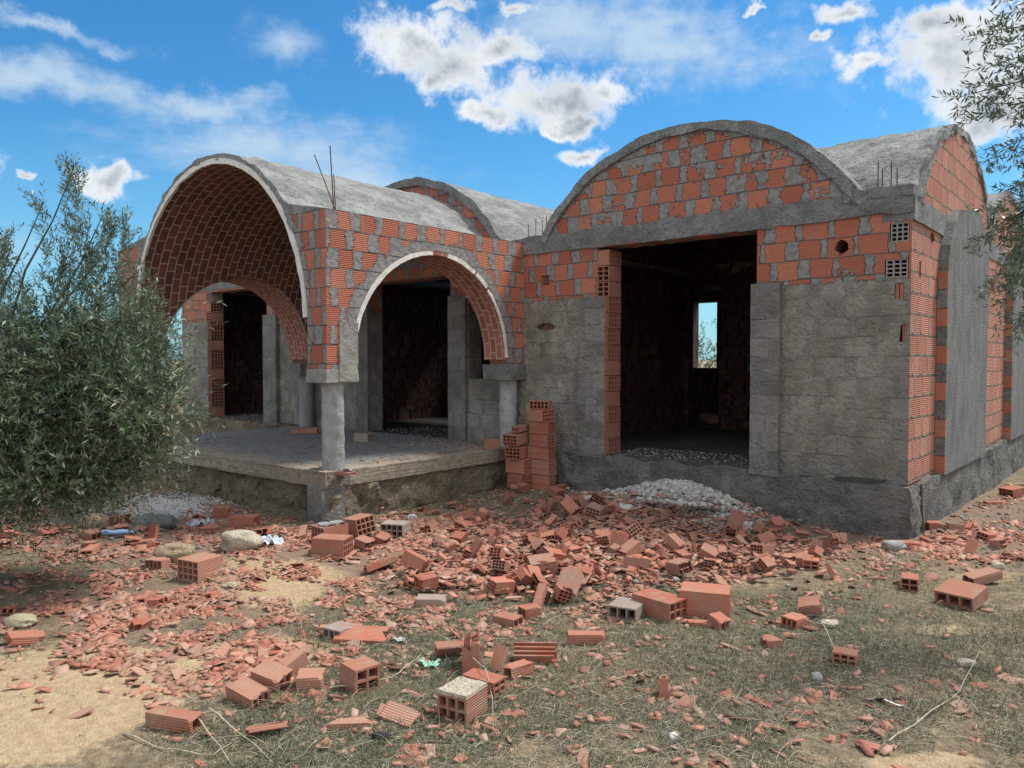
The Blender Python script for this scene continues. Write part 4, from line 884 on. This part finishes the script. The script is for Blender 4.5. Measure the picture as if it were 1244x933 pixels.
ws = np.clip(rng.lognormal(-4.1, .6, len(P_w)), .006, .065)
M_white2 = concrete_mat('broken white plaster', (.36, .34, .31), (.70, .68, .63), (.20, .16, .135), sc=14, bd=.006)
chunks(len(P_w), rng, P_w+np.array([0, 0, .012]), ws, 'plaster_rubble', M_white2, 'crushed white plaster heaped against the facade plinth', 'rubble')
P_g = px_points(4200, rng, [(205, 612, 50, 9, 1.), (170, 622, 50, 8, .6), (250, 618, 30, 8, .5)], 590, 645, 80, 330)
chunks(len(P_g), rng, P_g, rng.uniform(.008, .026, len(P_g)), 'gravel', concrete_mat('pale gravel', (.44, .43, .41), (.62, .60, .57), sc=8, bd=.004), 'low heap of pale grey gravel at the porch footing', 'gravel')
P_d = np.concatenate([px_points(1100, rng, [(740, 650, 140, 34, .8), (870, 650, 70, 20, .6), (640, 690, 90, 24, .5)], 595, 730, 480, 1000)+[0, 0, .03], px_points(500, rng, [(620, 605, 60, 10, .8), (560, 620, 60, 8, .6), (480, 640, 60, 8, .4)], 590, 660, 430, 720), px_points(700, rng, [(1080, 668, 60, 8, .7), (1180, 640, 80, 24, .8), (960, 660, 50, 12, .5)], 590, 700, 880, 1300), px_points(450, rng, [(60, 655, 120, 20, .8), (260, 660, 100, 10, .5)], 620, 700, -100, 420)])
P_d = P_d[(P_d[:, 1] < -.12) | (P_d[:, 0] > .12)]
chunks(len(P_d), rng, P_d, np.clip(rng.lognormal(-4.0, .4, len(P_d)), .008, .04), 'rubble', concrete_mat('grey mortar rubble', (.16, .155, .145), (.36, .34, .30), sc=7, bd=.006), 'grey mortar crumbs mixed with the brick litter', 'rubble')
P_s = np.concatenate([px_points(420, rng, [(650, 760, 900, 200, .8)], 640, 950, -100, 1340)])
P_s = P_s[(P_s[:, 1] < -.2)]
chunks(len(P_s), rng, P_s, rng.uniform(.004, .014, len(P_s)), 'pebbles', M_stone, 'tiny cream pebbles spread over the soil', 'pebbles')
# crumbs on the porch floor and thresholds
def floor_chunks(n, boxes, size, name, mat, label):
    V = []
    for (x0, x1, y0, y1, k, z) in boxes: V.append(np.stack([rng.uniform(x0, x1, k), rng.uniform(y0, y1, k), np.full(k, z)], 1))
    V = np.concatenate(V); return chunks(len(V), rng, V, rng.uniform(size[0], size[1], len(V)), name, mat, label, 'rubble')
floor_chunks(0, [(-3.5, -1.6, .0, .9, 420, .006), (-8.2, -6.3, -.4, 1.2, 260, .006), (-6.3, -5.1, -1.2, -.1, 200, .006), (-4.6, -3.8, 4.4, 5.6, 90, .006)], (.006, .022), 'plaster_rubble', concrete_mat('pale floor crumbs', (.20, .19, .18), (.40, .38, .35), sc=8, bd=.004), 'pale plaster crumbs across the thresholds and porch floor')
floor_chunks(0, [(-9.7, -5.0, -3.2, -2.4, 90, .006), (-13.3, -10.2, -.4, .8, 200, -.0), (-6.4, -5.2, -1.0, -.1, 80, .01), (-5.4, -4.95, -2.4, -.3, 60, .008)], (.008, .03), 'brick_litter', smat, 'red brick crumbs on the porch floor')
# ------------------------------------------------------------------ stones and odd finds
def stone(px, py, rx, ry, rz_, mat, label, seed, name='stone', cat='stone', sink=.25):
    import bmesh
    bm = bmesh.new(); bmesh.ops.create_icosphere(bm, subdivisions=4, radius=1); V = np.array([v.co[:] for v in bm.verts]); k = 1+fbm(V, 1.3, seed, 5)*.55; V = V*k[:, None]; V = np.sign(V)*np.abs(V)**.85
    V = V*[rx, ry, rz_]; bm.verts.ensure_lookup_table()
    for v, c_ in zip(bm.verts, V): v.co = c_
    me = bpy.data.meshes.new(name); bm.to_mesh(me); bm.free(); me.materials.append(mat); me.polygons.foreach_set('use_smooth', [True]*len(me.polygons))
    p = gnd(px, py); o = link(name, me); place_world(o, p[0], p[1], p[2]+rz_*(1-sink), R(VIEWROT)); return tag(o, label, cat)
stone(293, 668, .20, .13, .10, M_stone, 'large cream stone below the porch footing', 4)
stone(213, 682, .16, .10, .085, concrete_mat('tan stone', (.36, .27, .17), (.48, .38, .26), sc=3, bd=.02), 'rough tan stone behind the lone pale brick', 7)
stone(114, 642, .14, .09, .09, concrete_mat('tan stone', (.36, .27, .17), (.48, .38, .26), sc=3, bd=.02), 'tan stone at the edge of the olive shade left of the bottle', 9)
stone(190, 642, .20, .12, .09, concrete_mat('mossy lump', (.14, .15, .14), (.22, .23, .21), sc=3, bd=.02), 'dark grey cement lump behind the blue bottle', 11)
stone(853, 684, .12, .07, .045, M_stone, 'flat cream stone at the front foot of the heap', 12)
stone(1085, 668, .10, .08, .05, M_cement, 'grey cement lump left of the brick scraps at the corner', 13)
stone(24, 760, .10, .06, .04, concrete_mat('yellow stone', (.46, .40, .24), (.58, .52, .36), sc=3, bd=.015), 'yellowish stone at the left edge among the shards', 14)
stone(280, 714, .055, .05, .025, M_stone, 'small pale stone right of the lone pale brick', 15)
stone(1008, 760, .06, .05, .02, M_stone, 'small cream stone right of the tilted brick corner', 16)
stone(1174, 810, .05, .035, .025, M_stone, 'small round cream stone in the right stubble', 17)
stone(992, 828, .03, .025, .03, M_cement, 'small grey pebble in the middle of the stubble', 18)
stone(1212, 692, .05, .045, .035, M_stone, 'round cream cobble behind the wide tipped slab', 19)
stone(715, 608, .22, .05, .035, M_white2, 'long white plaster lump at the top left of the heap', 20, 'plaster_lump', 'plaster')
stone(756, 622, .12, .08, .05, M_white2, 'broad white plaster lump in the heap', 21, 'plaster_lump', 'plaster')
stone(868, 597, .08, .06, .04, M_white2, 'square white plaster lump on top of the plaster rubble', 22, 'plaster_lump', 'plaster')
stone(500, 632, .05, .04, .04, M_white2, 'white plaster nub near the porch slab', 23, 'plaster_lump', 'plaster')
stone(905, 640, .07, .05, .035, M_white2, 'white plaster lump at the right end of the plaster rubble', 24, 'plaster_lump', 'plaster')
stone(818, 899, .020, .020, .018, plain_mat('white plastic', (.75, .75, .73), .4), 'small white ball in the stubble at the bottom', 25, 'ball', 'ball', .1)
stone(462, 899, .045, .03, .02, M_black, 'charred black crumpled scrap in the stubble', 26, 'scrap', 'scrap')
def sheet(px, py, w, h, seed, mat, label, name, cat, crumple=.02, rot=0):
    n = 12; V = []
    for i in range(n):
        for j in range(n): V.append(((i/(n-1)-.5)*w*(1+.25*math.sin(j*1.1+seed)), (j/(n-1)-.5)*h*(1+.25*math.cos(i*.9+seed)), 0))
    V = np.array(V); V[:, 2] = np.abs(fbm(V, 22, seed, 3))*crumple*3+.006; F = [(i*n+j, (i+1)*n+j, (i+1)*n+j+1, i*n+j+1) for i in range(n-1) for j in range(n-1)]
    V2 = V.copy(); V2[:, 2] -= .0015; m = n*n; F2 = [tuple(reversed([q+m for q in f])) for f in F]
    p = gnd(px, py); o = link(name, mesh(name, np.concatenate([V, V2]), F+F2, mat)); place_world(o, p[0], p[1], p[2]+.004, R(VIEWROT+rot)); return tag(o, label, cat)
sheet(522, 809, .10, .085, 3, plain_mat('green glass', (.22, .50, .36), .25, .6, (.30, .58, .44)), 'pale green piece of broken glass flat in the grass', 'glass_piece', 'glass')
sheet(328, 662, .20, .16, 5, plain_mat('plastic film', (.45, .56, .70), .35, .5, (.70, .74, .78)), 'crumpled pale blue plastic bag right of the large cream stone', 'plastic_bag', 'bag', .05)
sheet(95, 612, .30, .10, 6, plain_mat('green cloth', (.08, .30, .20), .7, .3, (.45, .5, .45)), 'green and white sheet lying under the olive tree', 'plastic_sheet', 'sheet', .04)
sheet(485, 779, .09, .06, 7, M_white2, 'white chip lying right of the orange brick panel', 'plaster_chip', 'chip', .012)
sheet(612, 590, .14, .10, 9, plain_mat('grey foil', (.30, .33, .36), .6), 'grey cement scrap left below the shorter stack', 'scrap', 'scrap', .03)
sheet(243, 640, .22, .12, 8, plain_mat('white film', (.55, .57, .60), .5), 'whitish plastic scrap in the litter by the porch footing', 'plastic_scrap', 'scrap', .05)
# crushed blue bottle
bt = tag(empty('plastic_bottle'), 'crushed blue plastic bottle lying in the brick litter', 'bottle'); p = gnd(143, 652); bt.location = (p[0], p[1], p[2]+.045); bt.rotation_euler = (0, 0, R(VIEWROT+12))
prof = [(-.16, .002), (-.16, .036), (-.15, .042), (-.11, .040), (-.10, .043), (-.05, .038), (0, .043), (.05, .041), (.09, .042), (.12, .03), (.145, .014), (.165, .013)]
V = []; F = []; n = 16
for i, (x_, r_) in enumerate(prof):
    for j in range(n): a = 2*math.pi*j/n; V.append((x_, r_*math.cos(a)*1.05, r_*math.sin(a)*(.62+.12*math.sin(x_*40))))
for i in range(len(prof)-1):
    for j in range(n): F.append((i*n+j, i*n+(j+1) % n, (i+1)*n+(j+1) % n, (i+1)*n+j))
M_blue = plain_mat('blue plastic', (.16, .30, .52), .25, .6, (.34, .48, .66)); link('bottle_body', mesh('bottle_body', V, F, M_blue, smooth=True), bt, loc=(0, 0, 0))
mb = MB(); mb.tube([(.160, 0, 0), (.182, 0, 0)], .016, k=12); link('cap', mesh('cap', mb.V, mb.F, plain_mat('cap blue', (.05, .10, .30), .4)), bt, loc=(0, 0, 0))
# bent strip with black clips
st = tag(empty('strap'), 'bent white plastic strap with black ends in the right stubble', 'strap'); p = gnd(1084, 858); st.location = (p[0], p[1], p[2]+.012); st.rotation_euler = (0, 0, R(VIEWROT))
mb = MB(); mb.add([(-.035, .035, .01), (-.025, .04, .012), (.012, -.03, .006), (.045, -.03, .004), (.045, -.022, .004), (.016, -.02, .008)], [(0, 1, 5, 2), (2, 5, 4, 3)]); link('strip', mesh('strip', mb.V, mb.F, plain_mat('white plastic', (.75, .75, .73), .4)), st, loc=(0, 0, 0))
for dx_ in (-.045, .04): V, F = rough_box(dx_-.02, dx_+.02, .03, .05, -.006, .012, res=.01, amp=.006, sc=40); link('clip', mesh('clip', V, F, M_black), st, loc=(0, 0, 0))
# ------------------------------------------------------------------ grass, straw
rng = np.random.default_rng(33)
gmat, t, b = newmat('dry grass'); tn = t.attr('tint'); c = t.mix(t.sm(tn, .0, .5), (.062, .098, .038), (.150, .140, .095)); c = t.mix(t.sm(tn, .45, 1.0), c, (.42, .37, .27)); t.w(c, b.inputs['Base Color']); b.inputs['Roughness'].default_value = .7
def blades(P, L, W, rise, tint, rng, lay=1.0, segs=3):
    n = len(P); a = rng.uniform(0, 6.283, n); curl = rng.normal(size=n)*1.1; pts = []; p = P.copy(); ang = a.copy()
    for s_ in range(segs+1):
        pts.append(p.copy()); tt = (s_+.5)/segs; ang = ang+curl/segs
        p = p+np.stack([np.cos(ang)*L/segs*lay, np.sin(ang)*L/segs*lay, rise*(1-2*tt*lay)/segs*2.0], 1)
    pts = np.stack(pts, 1); sd_ = np.stack([-np.sin(ang), np.cos(ang), rng.normal(size=n)*.7], 1); sd_ /= np.linalg.norm(sd_, axis=1)[:, None]
    w = W[:, None, None]*np.linspace(1, .35, segs+1)[None, :, None]*sd_[:, None, :]*.5
    V = np.stack([pts-w, pts+w], 2).reshape(n, -1, 3); k = 2*(segs+1); base = np.arange(n)*k
    F = np.concatenate([np.stack([base+2*i, base+2*i+1, base+2*i+3, base+2*i+2], 1) for i in range(segs)]); return V.reshape(-1, 3), F, np.tile(tint, segs)
GR = [(1000, 820, 420, 110, 1.), (620, 850, 420, 90, .9), (620, 760, 260, 50, .8), (340, 880, 160, 50, .9), (60, 700, 160, 26, .6), (1150, 730, 220, 50, .6), (420, 740, 120, 40, .6), (160, 770, 120, 14, .3), (30, 780, 60, 20, .35), (70, 900, 90, 14, .3)]
def grass_pts(n, L, th_, hi):
    px = rng.uniform(-150, 1400, n*8); py = rng.uniform(650, 1000, n*8)**1.0; d = blob(px, py, L)-1.1*blob(px, py, SAND)
    cl = fbm(np.stack([px*.012, py*.03, px*0], 1), 1, 8, 4); k = rng.random(n*8) < np.clip(d+cl*1.2-th_, 0, hi)/hi; P = gnd_many(px[k][:n], py[k][:n]); return P[(P[:, 1] < -.25) | (P[:, 0] > .3)]
P_ = grass_pts(46000, GR, .03, .9); n = len(P_)
V1, F1, T1 = blades(P_+[0, 0, .003], rng.uniform(.04, .12, n), rng.uniform(.0018, .0037, n), rng.uniform(.003, .03, n), np.clip(rng.normal(.62, .32, n), .1, 1), rng)
P_ = grass_pts(40000, GREEN+[(x, y, a*1.2, b_*1.2, c_*.35) for x, y, a, b_, c_ in GR], .12, .9); n = len(P_)
V2, F2, T2 = blades(P_, rng.uniform(.02, .06, n), rng.uniform(.0022, .0042, n), rng.uniform(.015, .045, n), np.clip(rng.normal(.18, .16, n), 0, .6), rng, lay=.55)
V = np.concatenate([V1, V2]); F = np.concatenate([F1, F2+len(V1)]); o = link('grass', quadmesh('grass', V, F, gmat, {'tint': np.concatenate([T1, T2])})); tag(o, 'matted dry straw and short green grass over the soil', 'grass', None, 'stuff')
P_ = grass_pts(1500, GR+[(560, 800, 200, 60, .5)], .05, .9); n = len(P_)
V1, F1, T1 = blades(P_+[0, 0, .02], rng.lognormal(-1.9, .5, n), rng.uniform(.0016, .0032, n), rng.uniform(.01, .07, n), np.clip(rng.normal(.75, .15, n), .4, 1), rng, segs=8)
o = link('dry_stalks', quadmesh('dry_stalks', V1, F1, gmat, {'tint': T1})); tag(o, 'long pale dead stalks lying over the grass', 'stalks', None, 'stuff')
def stalk(pts, label, r=.0035):
    q = []
    for px, py, h in pts: p = gnd(px, py); q.append(np.array([p[0], p[1], p[2]+h]))
    qq = []
    for i in range(len(q)-1):
        for s_ in range(4): qq.append(q[i]+(q[i+1]-q[i])*s_/4+np.array([0, 0, .006*math.sin(s_*1.6)]))
    qq.append(q[-1]); mb = MB(); mb.tube(qq, r, r*.5, k=5); o = link('dry_stalk', mesh('dry_stalk', mb.V, mb.F, plain_mat('bleached stalk', (.50, .45, .33), .8))); tag(o, label, 'stalk')
stalk([(400, 842, .03), (450, 838, .03), (485, 828, .05), (512, 800, .03)], 'curved pale stalk running past the four hole half brick')
stalk([(535, 782, .05), (560, 805, .09), (590, 838, .12), (598, 852, .02), (600, 893, .01)], 'long bent stalk crossing in front of the upended brick')
stalk([(150, 893, .01), (200, 915, .02), (260, 922, .02), (290, 900, .02)], 'looping pale stalk in the bottom left stubble')
stalk([(238, 882, .05), (262, 908, .03), (285, 935, .01)], 'straight pale stalk beside the long single channel brick')
stalk([(254, 877, .07), (300, 905, .03), (345, 940, .01)], 'straight pale stalk crossing toward the curled brick plate')
stalk([(352, 728, .02), (365, 758, .01), (368, 768, .0)], 'short upright pale stalk on the sandy path')
stalk([(740, 830, .01), (790, 818, .02), (800, 822, .01)], 'thin pale stalk near the small standing tube')
stalk([(955, 755, .06), (1000, 770, .06), (1018, 800, .02), (1020, 815, .0)], 'arched stalk right of the small flat brick')
stalk([(1080, 905, .02), (1120, 880, .03), (1165, 845, .02), (1190, 800, .05)], 'long stalk sweeping across the right stubble')

# ------------------------------------------------------------------ olive trees
lmat, t, b = newmat('olive leaf'); tn = t.attr('tint'); g_ = t.n.new('ShaderNodeNewGeometry'); bf = Q(t, g_.outputs['Backfacing'])
c = t.mix(tn, (.028, .062, .026), (.115, .165, .065)); c = t.mix(bf*.85, c, (.22, .28, .22)); t.w(c, b.inputs['Base Color']); b.inputs['Roughness'].default_value = .42; b.inputs['Specular IOR Level'].default_value = .45
bark = plain_mat('olive bark', (.13, .115, .095), .9, .2, (.07, .062, .05)); twigm = plain_mat('olive twig', (.20, .19, .155), .85, .2, (.13, .12, .09))
def sprays(O, Dr, L, K, rng, leafL=.052, leafW=.0115, droop=.12, spread=.75):
    leafL *= 1.16; leafW *= 1.12
    """O origins, Dr directions, L lengths; K leaves along each. returns leaf V,F,tint and twig V,F"""
    n = len(O); Dr = Dr/np.linalg.norm(Dr, axis=1)[:, None]; bend = rng.normal(size=(n, 3))*.16; bend[:, 2] -= droop
    ts = np.linspace(.08, 1, K)[None, :]+rng.uniform(-.02, .02, (n, K))
    pos = O[:, None, :]+(Dr[:, None, :]*ts[..., None]+bend[:, None, :]*(ts**2)[..., None])*L[:, None, None]
    tang = Dr[:, None, :]+2*bend[:, None, :]*ts[..., None]; tang /= np.linalg.norm(tang, axis=2)[..., None]
    rv = rng.normal(size=(n, K, 3)); side = np.cross(tang, rv); side /= np.linalg.norm(side, axis=2)[..., None]+1e-9
    ld = tang*(1-spread*.45)+side*spread; ld[..., 2] += .12; ld /= np.linalg.norm(ld, axis=2)[..., None]
    wv = np.cross(ld, rng.normal(size=(n, K, 3))*.7+np.array([0, 0, 1.0])); wv /= np.linalg.norm(wv, axis=2)[..., None]+1e-9
    ll = leafL*rng.uniform(.6, 1.25, (n, K, 1)); lw = leafW*rng.uniform(.7, 1.2, (n, K, 1)); nrm = np.cross(ld, wv)
    mid = pos+ld*ll*.5-nrm*ll*.04; tip = pos+ld*ll
    V = np.stack([pos, mid+wv*lw*.5, tip, mid-wv*lw*.5], 2).reshape(-1, 3); F = np.arange(n*K*4).reshape(-1, 4)
    tint = np.clip(rng.normal(.4, .25, (n, 1))+rng.normal(size=(n, K))*.22, 0, 1).ravel()
    S = 4; tt = np.linspace(0, 1, S+1)[None, :]; sp = O[:, None, :]+(Dr[:, None, :]*tt[..., None]+bend[:, None, :]*(tt**2)[..., None])*L[:, None, None]
    a = np.cross(Dr, rng.normal(size=(n, 3))); a /= np.linalg.norm(a, axis=1)[:, None]; b_ = np.cross(Dr, a); rr = (L[:, None]*.0065)*np.linspace(1, .35, S+1)[None, :]
    rings = np.stack([sp+(a[:, None, :]*math.cos(q)+b_[:, None, :]*math.sin(q))*rr[..., None] for q in (0, 2.09, 4.19)], 2)
    TV = rings.reshape(-1, 3); base = np.arange(n)[:, None]*(S+1)*3; TF = []
    for i in range(S):
        for j in range(3): TF.append(np.stack([base[:, 0]+i*3+j, base[:, 0]+i*3+(j+1) % 3, base[:, 0]+(i+1)*3+(j+1) % 3, base[:, 0]+(i+1)*3+j], 1))
    return V, F, tint, TV, np.concatenate(TF)
def build_tree(label, loc, trunk_pts, limbs, spr, group=None, leafL=.052, leafW=.0115, cat='tree', r0=.09):
    root = tag(empty('olive_tree', loc), label, cat, group)
    mb = MB(); mb.tube(trunk_pts, r0, r0*.55, k=9); link('trunk', mesh('trunk', mb.V, mb.F, bark, smooth=True), root)
    mb = MB()
    for pts, a_, b_ in limbs: mb.tube(pts, a_, b_, k=6)
    link('limbs', mesh('limbs', mb.V, mb.F, bark, smooth=True), root)
    LV, LF, LT, TV, TF = [], [], [], [], []; nl = 0; ntw = 0
    for (V, F, T_, V2, F2) in spr: LV.append(V); LF.append(F+nl); nl += len(V); LT.append(T_); TV.append(V2); TF.append(F2+ntw); ntw += len(V2)
    link('twigs', quadmesh('twigs', np.concatenate(TV), np.concatenate(TF), twigm), root)
    link('crown', quadmesh('crown', np.concatenate(LV), np.concatenate(LF), lmat, {'tint': np.concatenate(LT)}), root); return root
def curve3(a, b_, sag=0.0, n=6, wob=.03, rng=random): 
    a = np.array(a, float); b_ = np.array(b_, float); return [a+(b_-a)*i/n+np.array([rng.uniform(-wob, wob), rng.uniform(-wob, wob), sag*math.sin(math.pi*i/n)+rng.uniform(-wob, wob)*.5])*(0 if i in (0,) else 1) for i in range(n+1)]
rng = np.random.default_rng(55)
# near tree on the left
TD = 6.0; tb = gnd(-70, 716); SCL = TD/FPX
blobs_ = [(-10, 495, 160, 95, 1050, 20), (112, 468, 78, 72, 720, 20), (45, 568, 118, 44, 560, 18), (132, 532, 66, 56, 520, 18), (178, 492, 34, 46, 150, 18), (20, 430, 90, 56, 240, 18), (60, 480, 60, 60, 200, 18), (0, 645, 30, 16, 40, 12), (165, 410, 36, 36, 110, 16), (-120, 500, 130, 150, 500, 14), (10, 575, 70, 42, 330, 17), (75, 582, 76, 24, 200, 16)]
spr = []
for (bx, by, rx, ry, n, K) in blobs_:
    c_ = at_depth(bx, by, TD+rng.uniform(-.15, .15)); u = rng.normal(size=(n, 3)); u /= np.linalg.norm(u, axis=1)[:, None]; rad = rng.uniform(.35, .93, (n, 1))
    off = (RGT[None]*u[:, :1]*rx*SCL+FWH[None]*u[:, 1:2]*max(rx*.9, 70)*SCL+UPV[None]*u[:, 2:]*ry*SCL)*rad
    Dr = off/np.linalg.norm(off, axis=1)[:, None]*.7+rng.normal(size=(n, 3))*.45+np.array([0, 0, .32]); spr.append(sprays(c_+off, Dr, rng.uniform(.16, .46, n), K, rng, droop=.15))
for (x0, y0, x1, y1, n, w_) in [(105, 420, 88, 200, 110, 24), (118, 420, 130, 262, 60, 18), (90, 420, 50, 240, 30, 18), (150, 430, 152, 262, 40, 10), (60, 440, 75, 320, 26, 20), (125, 400, 110, 300, 30, 24), (165, 440, 175, 330, 16, 14), (5, 440, 2, 282, 70, 20), (-30, 440, -25, 300, 40, 20), (40, 450, 30, 350, 30, 20), (185, 470, 192, 400, 16, 16), (180, 420, 183, 330, 10, 8)]:
    f = rng.random(n); n = int(n*1.7); f = rng.random(n); q = np.array([at_depth(x0+(x1-x0)*a+rng.normal()*w_*(1.15-a), y0+(y1-y0)*a+8, TD+rng.normal()*.12*(1.2-a)) for a in f])
    Dr = np.tile(np.array([0, 0, 1.0])+RGT*((x1-x0)/abs(y1-y0)), (n, 1))+rng.normal(size=(n, 3))*.33; spr.append(sprays(q, Dr, rng.uniform(.12, .26, n)*(1.1-.35*f), 13, rng, droop=.0, leafL=.044, leafW=.010))
limbs = []
top = np.array([tb[0], tb[1], tb[2]+.75])
for (x1, y1, dd) in [(105, 420, 0), (88, 205, 0), (150, 265, .05), (5, 300, -.1), (50, 245, .1), (190, 470, .1), (140, 540, -.2), (205, 520, .1), (-60, 420, 0), (40, 560, -.5), (90, 480, .4), (170, 330, .05), (-20, 600, -.3), (130, 262, 0)]:
    e = at_depth(x1, y1, TD+dd); limbs.append((curve3(top+[0, 0, -.1], e, .08), .020, .003))
build_tree('tall bushy olive tree on the left with grey green leaves and long upright shoots', tuple(tb), [tb+[0, 0, -.1], tb+[.03, 0, .3], tb+[-.02, .03, .55], top], limbs, spr)
# tree standing outside on the right, branches reaching in
TR = 5.0; tbr = at_depth(1440, 900, 4.9); tbr[2] = gz(tbr[0], tbr[1])[0]; SR = TR/FPX; spr = []; limbs = []; topr = at_depth(1430, 430, 5.1)
def br(x0, y0, x1, y1, n, w_, ln=(.10, .22), K=13, dep=5.0, droop=.12, dirx=-.8, dirz=.0):
    e0, e1 = at_depth(x0, y0, dep), at_depth(x1, y1, dep-.1); limbs.append((curve3(e0, e1, .03, 7, .015), .009, .0018)); n = int(n*1.25); x1 += 8; e1 = at_depth(x1, y1, dep-.1); f = rng.random(n)**.75
    q = e0+(e1-e0)*f[:, None]+(rng.normal(size=(n, 1))*RGT*w_*SR+rng.normal(size=(n, 1))*UPV*w_*SR+rng.normal(size=(n, 1))*FWH*w_*SR)*.6
    Dr = np.tile((e1-e0)/np.linalg.norm(e1-e0)*.9+UPV*dirz, (n, 1))+rng.normal(size=(n, 3))*.42; spr.append(sprays(q, Dr, rng.uniform(*ln, n), K, rng, droop=droop, leafL=.050, leafW=.0115))
br(1330, 30, 1175, 45, 26, 16); br(1320, 90, 1165, 118, 36, 20); br(1320, 10, 1215, -10, 18, 18); br(1330, 130, 1190, 130, 26, 16); br(1340, 60, 1215, 75, 26, 20); br(1340, 150, 1212, 190, 40, 22); br(1340, 200, 1222, 240, 44, 22); br(1330, 230, 1228, 265, 26, 14)
br(1330, 260, 1205, 300, 28, 14, dirz=-.1); br(1330, 250, 1215, 330, 34, 20, droop=.3); br(1340, 290, 1218, 360, 34, 20, droop=.3); br(1340, 300, 1228, 400, 20, 12, droop=.4); br(1340, 320, 1235, 290, 30, 18); br(1290, 240, 1190, 290, 16, 10, ln=(.07, .14)); br(1380, 120, 1310, 100, 40, 40); br(1400, 300, 1300, 300, 60, 60); br(1420, 200, 1330, 220, 60, 60)
for (x1, y1) in [(1330, 30), (1320, 90), (1340, 150), (1340, 200), (1330, 250), (1340, 300), (1320, 10), (1380, 120)]: limbs.append((curve3(topr, at_depth(x1, y1, 5.0), .1, 7, .03), .028, .009))
build_tree('olive tree reaching its hanging leafy branches in from the right edge of the sky', tuple(tbr), [tbr+[0, 0, -.1], tbr+[.05, .05, .8], topr], limbs, spr, r0=.11)
# olive trees beyond the house
far = []
fp = [(-10.9, 15.5, 2.6, 1.5), (-19.5, 4.5, 2.4, 1.6), (-22, -2, 2.5, 1.8), (-27, 10, 2.8, 1.9), (-17.5, 12, 2.6, 1.7), (7.5, 26, 2.8, 1.8), (2, 30, 2.7, 1.8), (-24, -10, 2.6, 1.8), (-34, 2, 2.8, 2), (-38, -12, 2.8, 2), (13, 22, 2.8, 1.8), (-20, 24, 3, 2)]
p = on_y(857, 436, 14.5); fp[0] = (p[0]-.25, 14.5, 2.7, 1.35)
p = on_y(208, 440, 3.0); fp[1] = (p[0]-1.2, 3.0, 2.5, 1.5)
labs = ['olive tree behind the house seen through the small back window', 'olive tree behind the left wing beside the porch']
for i, (x_, y_, h_, r_) in enumerate(fp):
    z_ = float(gz(x_, y_)[0]); n = 230 if i < 2 else 150; u = rng.normal(size=(n, 3)); u /= np.linalg.norm(u, axis=1)[:, None]; c_ = np.array([x_, y_, z_+h_*.58])
    off = u*rng.uniform(.3, 1, (n, 1))*np.array([r_, r_, h_*.45])*(1+.3*np.sin(u[:, :1]*5+i)); sp = [sprays(c_+off, u*.6+rng.normal(size=(n, 3))*.4+[0, 0, .3], rng.uniform(.3, .6, n), 14, rng, leafL=.10, leafW=.032, droop=.05)]
    tp = np.array([x_, y_, z_+h_*.4]); lm = [(curve3(tp, c_+off[k]*.8, .05), .05, .01) for k in range(8)]
    build_tree(labs[i] if i < 2 else ('round olive tree of the grove far beyond the house, '+['', '', 'west of the porch', 'farther west behind the porch', 'past the left wing', 'behind the right side wall', 'second behind the side wall', 'near the left picture edge', 'small at the far left', 'smallest at the far left', 'farthest past the side wall', 'directly behind the rear wall'][i]), (x_, y_, z_), [(x_, y_, z_-.1), (x_+.05, y_, z_+.4), tp], lm, sp, group='olive trees of the grove behind' if i >= 2 else None, r0=.14)
